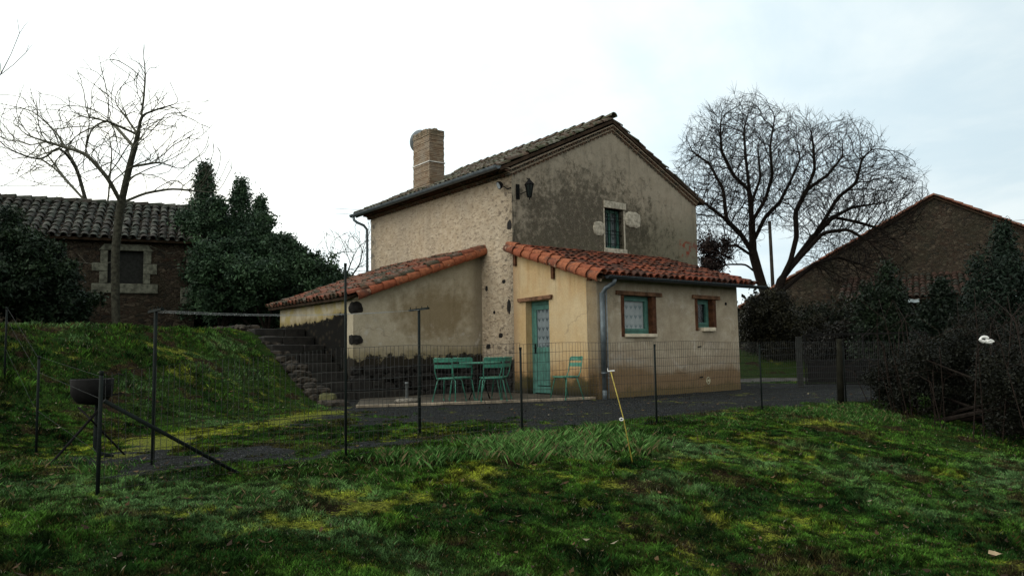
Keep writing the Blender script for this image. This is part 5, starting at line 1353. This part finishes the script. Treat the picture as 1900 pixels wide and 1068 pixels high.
# ------------------------------------------------------------------ old outbuilding, barn, pole
RA = math.radians(24.2); OBx = Vector((math.cos(RA), math.sin(RA), 0)); Rend = at(345, 388, 26.); Rend_z = Rend.z
OB = empty('outbuilding', (Rend.x, Rend.y, 1.7), RA); tag(OB, 'old low stone outbuilding with a mossy tiled roof behind the left trees', 'building')
zr = Rend_z - 1.7; ze = 4.50 - 1.7; Lb = 16.; run = 3.1
m = MB(); wall_piece(m, (-Lb, -run + .3, 0), (1, 0, 0), (0, -1, 0), [(0, -.5), (Lb + .25, -.5), (Lb + .25, ze + .1), (0, ze + .1)], [rect(Lb - 2.15, Lb - 1.20, 1.50, 2.48)], .4)
m.box(.25 - .4, .25 - .002, -run + .71, run - .3, -.5, ze + .1)
m.add([(.25 - .3, -run + .4, ze + .1), (.25 - .3, run - .4, ze + .1), (.25 - .3, 0, zr - .12), (.24, -run + .4, ze + .1), (.24, run - .4, ze + .1), (.24, 0, zr - .12)], [(0, 1, 2), (5, 4, 3), (0, 2, 5, 3), (1, 4, 5, 2), (0, 3, 4, 1)])
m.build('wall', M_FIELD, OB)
m = MB(); hs = math.hypot(run, zr - ze)
canal_roof(m, (-Lb, 0, zr), (1, 0, 0), (0, -run / hs, -(zr - ze) / hs), Lb + .5, hs, sp=.26, L=.4, r=.105, seed=61, jit=1.6)
canal_roof(m, (-Lb, 0, zr), (1, 0, 0), (0, run / hs, -(zr - ze) / hs), Lb + .5, hs, sp=.5, L=.8, r=.2, seed=62, jit=1.)
tile_row(m, (-Lb, 0, zr - .0), (.5, 0, zr - .0), (0, 0, 1), .42, .17, 63); m.bar((-Lb, 0, zr - .02), (.45, 0, zr - .02), .2, .16)
m.build('roof', [M_TILE_FAR, M_UNDER], OB)
wx0, wx1 = -2.15, -1.20
m = MB(); yb = -run + .3
m.box(wx0 + .001, wx1 - .001, yb + .14, yb + .18, 1.50, 2.48); w = m.build('shutter', M_DOORDARK, OB)
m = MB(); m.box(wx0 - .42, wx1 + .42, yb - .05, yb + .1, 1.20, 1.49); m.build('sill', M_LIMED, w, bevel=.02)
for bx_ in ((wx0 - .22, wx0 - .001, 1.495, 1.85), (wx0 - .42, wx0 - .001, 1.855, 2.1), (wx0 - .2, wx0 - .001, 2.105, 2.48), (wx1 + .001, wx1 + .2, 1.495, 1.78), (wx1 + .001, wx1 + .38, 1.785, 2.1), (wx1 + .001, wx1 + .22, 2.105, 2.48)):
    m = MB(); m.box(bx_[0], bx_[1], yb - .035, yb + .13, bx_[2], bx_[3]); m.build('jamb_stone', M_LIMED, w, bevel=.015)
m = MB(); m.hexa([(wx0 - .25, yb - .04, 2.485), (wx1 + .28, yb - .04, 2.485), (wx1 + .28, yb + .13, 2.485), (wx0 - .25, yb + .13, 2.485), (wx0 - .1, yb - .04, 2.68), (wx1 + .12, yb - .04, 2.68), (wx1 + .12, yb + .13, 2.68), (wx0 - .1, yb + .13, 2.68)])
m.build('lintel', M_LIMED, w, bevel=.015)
m = MB(); m.box(.0, .5 - .24, yb - .03, yb + .3, 2.0, 2.6); m.build('quoin', M_LIMED, OB, bevel=.02); m = MB(); m.box(-.15, .255, yb - .03, yb + .2, .9, 1.4); m.build('quoin', M_LIMED, OB, bevel=.02)

BA = -.50; Ap = at(1733, 368, 36.); BN = empty('barn', (Ap.x, Ap.y, 0), BA); tag(BN, 'large rubble stone barn with a broad gable and open tiled lean-to at far right', 'barn')
za = Ap.z; hw = 9.0; ps = .535
m = MB(); wall_piece(m, (0, 0, 0), (1, 0, 0), (0, -1, 0), [(-hw, -.5), (hw, -.5), (hw, za - hw * ps), (0, za), (-hw, za - hw * ps)], [], .5)
m.box(-hw, -hw + .5, .51, 14, -.5, za - hw * ps - .03); m.box(hw - .5, hw - .001, .51, 14, -.5, za - hw * ps - .03)
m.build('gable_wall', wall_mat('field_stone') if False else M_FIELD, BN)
m = MB(); bs = math.hypot(1, ps)
for sx in (-1, 1): canal_roof(m, (0, -.12, za + .08), (0, 1, 0), (sx / bs, 0, -ps / bs), 14, (hw + .3) * bs, sp=.35, L=.5, r=.14, seed=70 + sx)
m.build('roof', [M_TILE_RED, M_UNDER], BN)
m = MB()
for sx in (-1, 1): tile_row(m, (0, -.14, za + .14), (sx * (hw + .3), -.14, za + .14 - ps * (hw + .3)), (0, 0, 1), .42, .12, 75 + sx)
m.build('verge_tiles', tile_mat('barn_verge', [(.20, .075, .045), (.24, .11, .07), (.12, .06, .045)], [(.07, .06, .05), (.2, .18, .15)], [.42, .35]), BN)
# open lean-to against the gable
lt0, lt1 = -4.2, 7.5
m = MB(); canal_roof(m, (lt0, -.02, 4.3), (1, 0, 0), (0, -.93, -.37), lt1 - lt0, 3.4, sp=.26, L=.42, r=.11, seed=80)
lt = m.build('lean_to_roof', [tile_mat('dark_brown_tiles', [(.05, .028, .02), (.07, .035, .025), (.03, .022, .018)], [(.02, .022, .015), (.08, .07, .06)], [.5, .3]), M_UNDER], BN)
m = MB()
for k in range(7):
    x = lt0 + .3 + k * 1.65; 
    if k in (1, 4, 5): 
        K = 14; vs = []
        for i in range(K + 1):
            for (yy, zz) in ((-3.05, 3.02), (-3.75, 2.82)): vs.append((x + i * .1, yy, zz + .02 * math.sin(i * 1.9)))
        m.add(vs, [(2 * i, 2 * i + 2, 2 * i + 3, 2 * i + 1) for i in range(K)])
sh = m.build('metal_sheet', M_SHEET, lt); so = sh.modifiers.new('s', 'SOLIDIFY'); so.thickness = .012
for x in (lt0 + .2, lt0 + 3.8, lt0 + 7.6, lt1 - .2):
    m = MB(); m.bar((x, -3.05, -.3), (x, -3.05, 2.96), .2, .2); m.build('post', M_OAKG, BN)
m = MB(); m.bar((lt0, -3.05, 2.93), (lt1, -3.05, 2.93), .16, .18); m.build('beam', M_OAKG, BN)

pp = at(1436, 560, 45); UP = empty('utility_pole', (pp.x, 45, 0)); tag(UP, 'wooden utility pole with wires seen through the branches of the big bare tree', 'utility pole')
tz = at(1434, 410, 45).z; m = MB(); m.tube([(0, 0, -.5), (-.02, 0, tz * .5), (-.05, 0, tz)], [.13, .11, .09], 10); pole = m.build('pole', simple('pole_wood', (.025, .023, .02), .9, .1, .3, 5), UP, smooth=True)
m = MB()
for k, (tx, ty, tz2) in enumerate(((-26, 0, 1.2), (-26, 0, .9), (16, -2, -.4), (16, -2, -.7))):
    m.tube([Vector((0, 0, tz - .25)).lerp(Vector((tx, ty, tz + tz2)), i / 10) - Vector((0, 0, .8 * (i / 10) * (1 - i / 10))) for i in range(11)], .012, 4, cap=False)
m.build('wire', M_BLACK, UP)
# distant tree line that closes the horizon
v_all = []; rn = np.random.default_rng(3)
cs = []
for k in range(420):
    x = rn.uniform(-60, 75); y = rn.uniform(62, 80) ; hh_ = 2.5 + 2.2 * float(fbm(np.array([x]), np.array([0.]), .09, 3, 7)[0]); cs.append([x, y, rn.uniform(0, 1) * hh_])
o = leaf_obj('distant_woods', leaves(70000, cs, .5, (.02, .022, .014), (.05, .05, .035), .9, .8), None); tag(o, 'far off bare woodland along the horizon', 'woodland', kind='stuff')
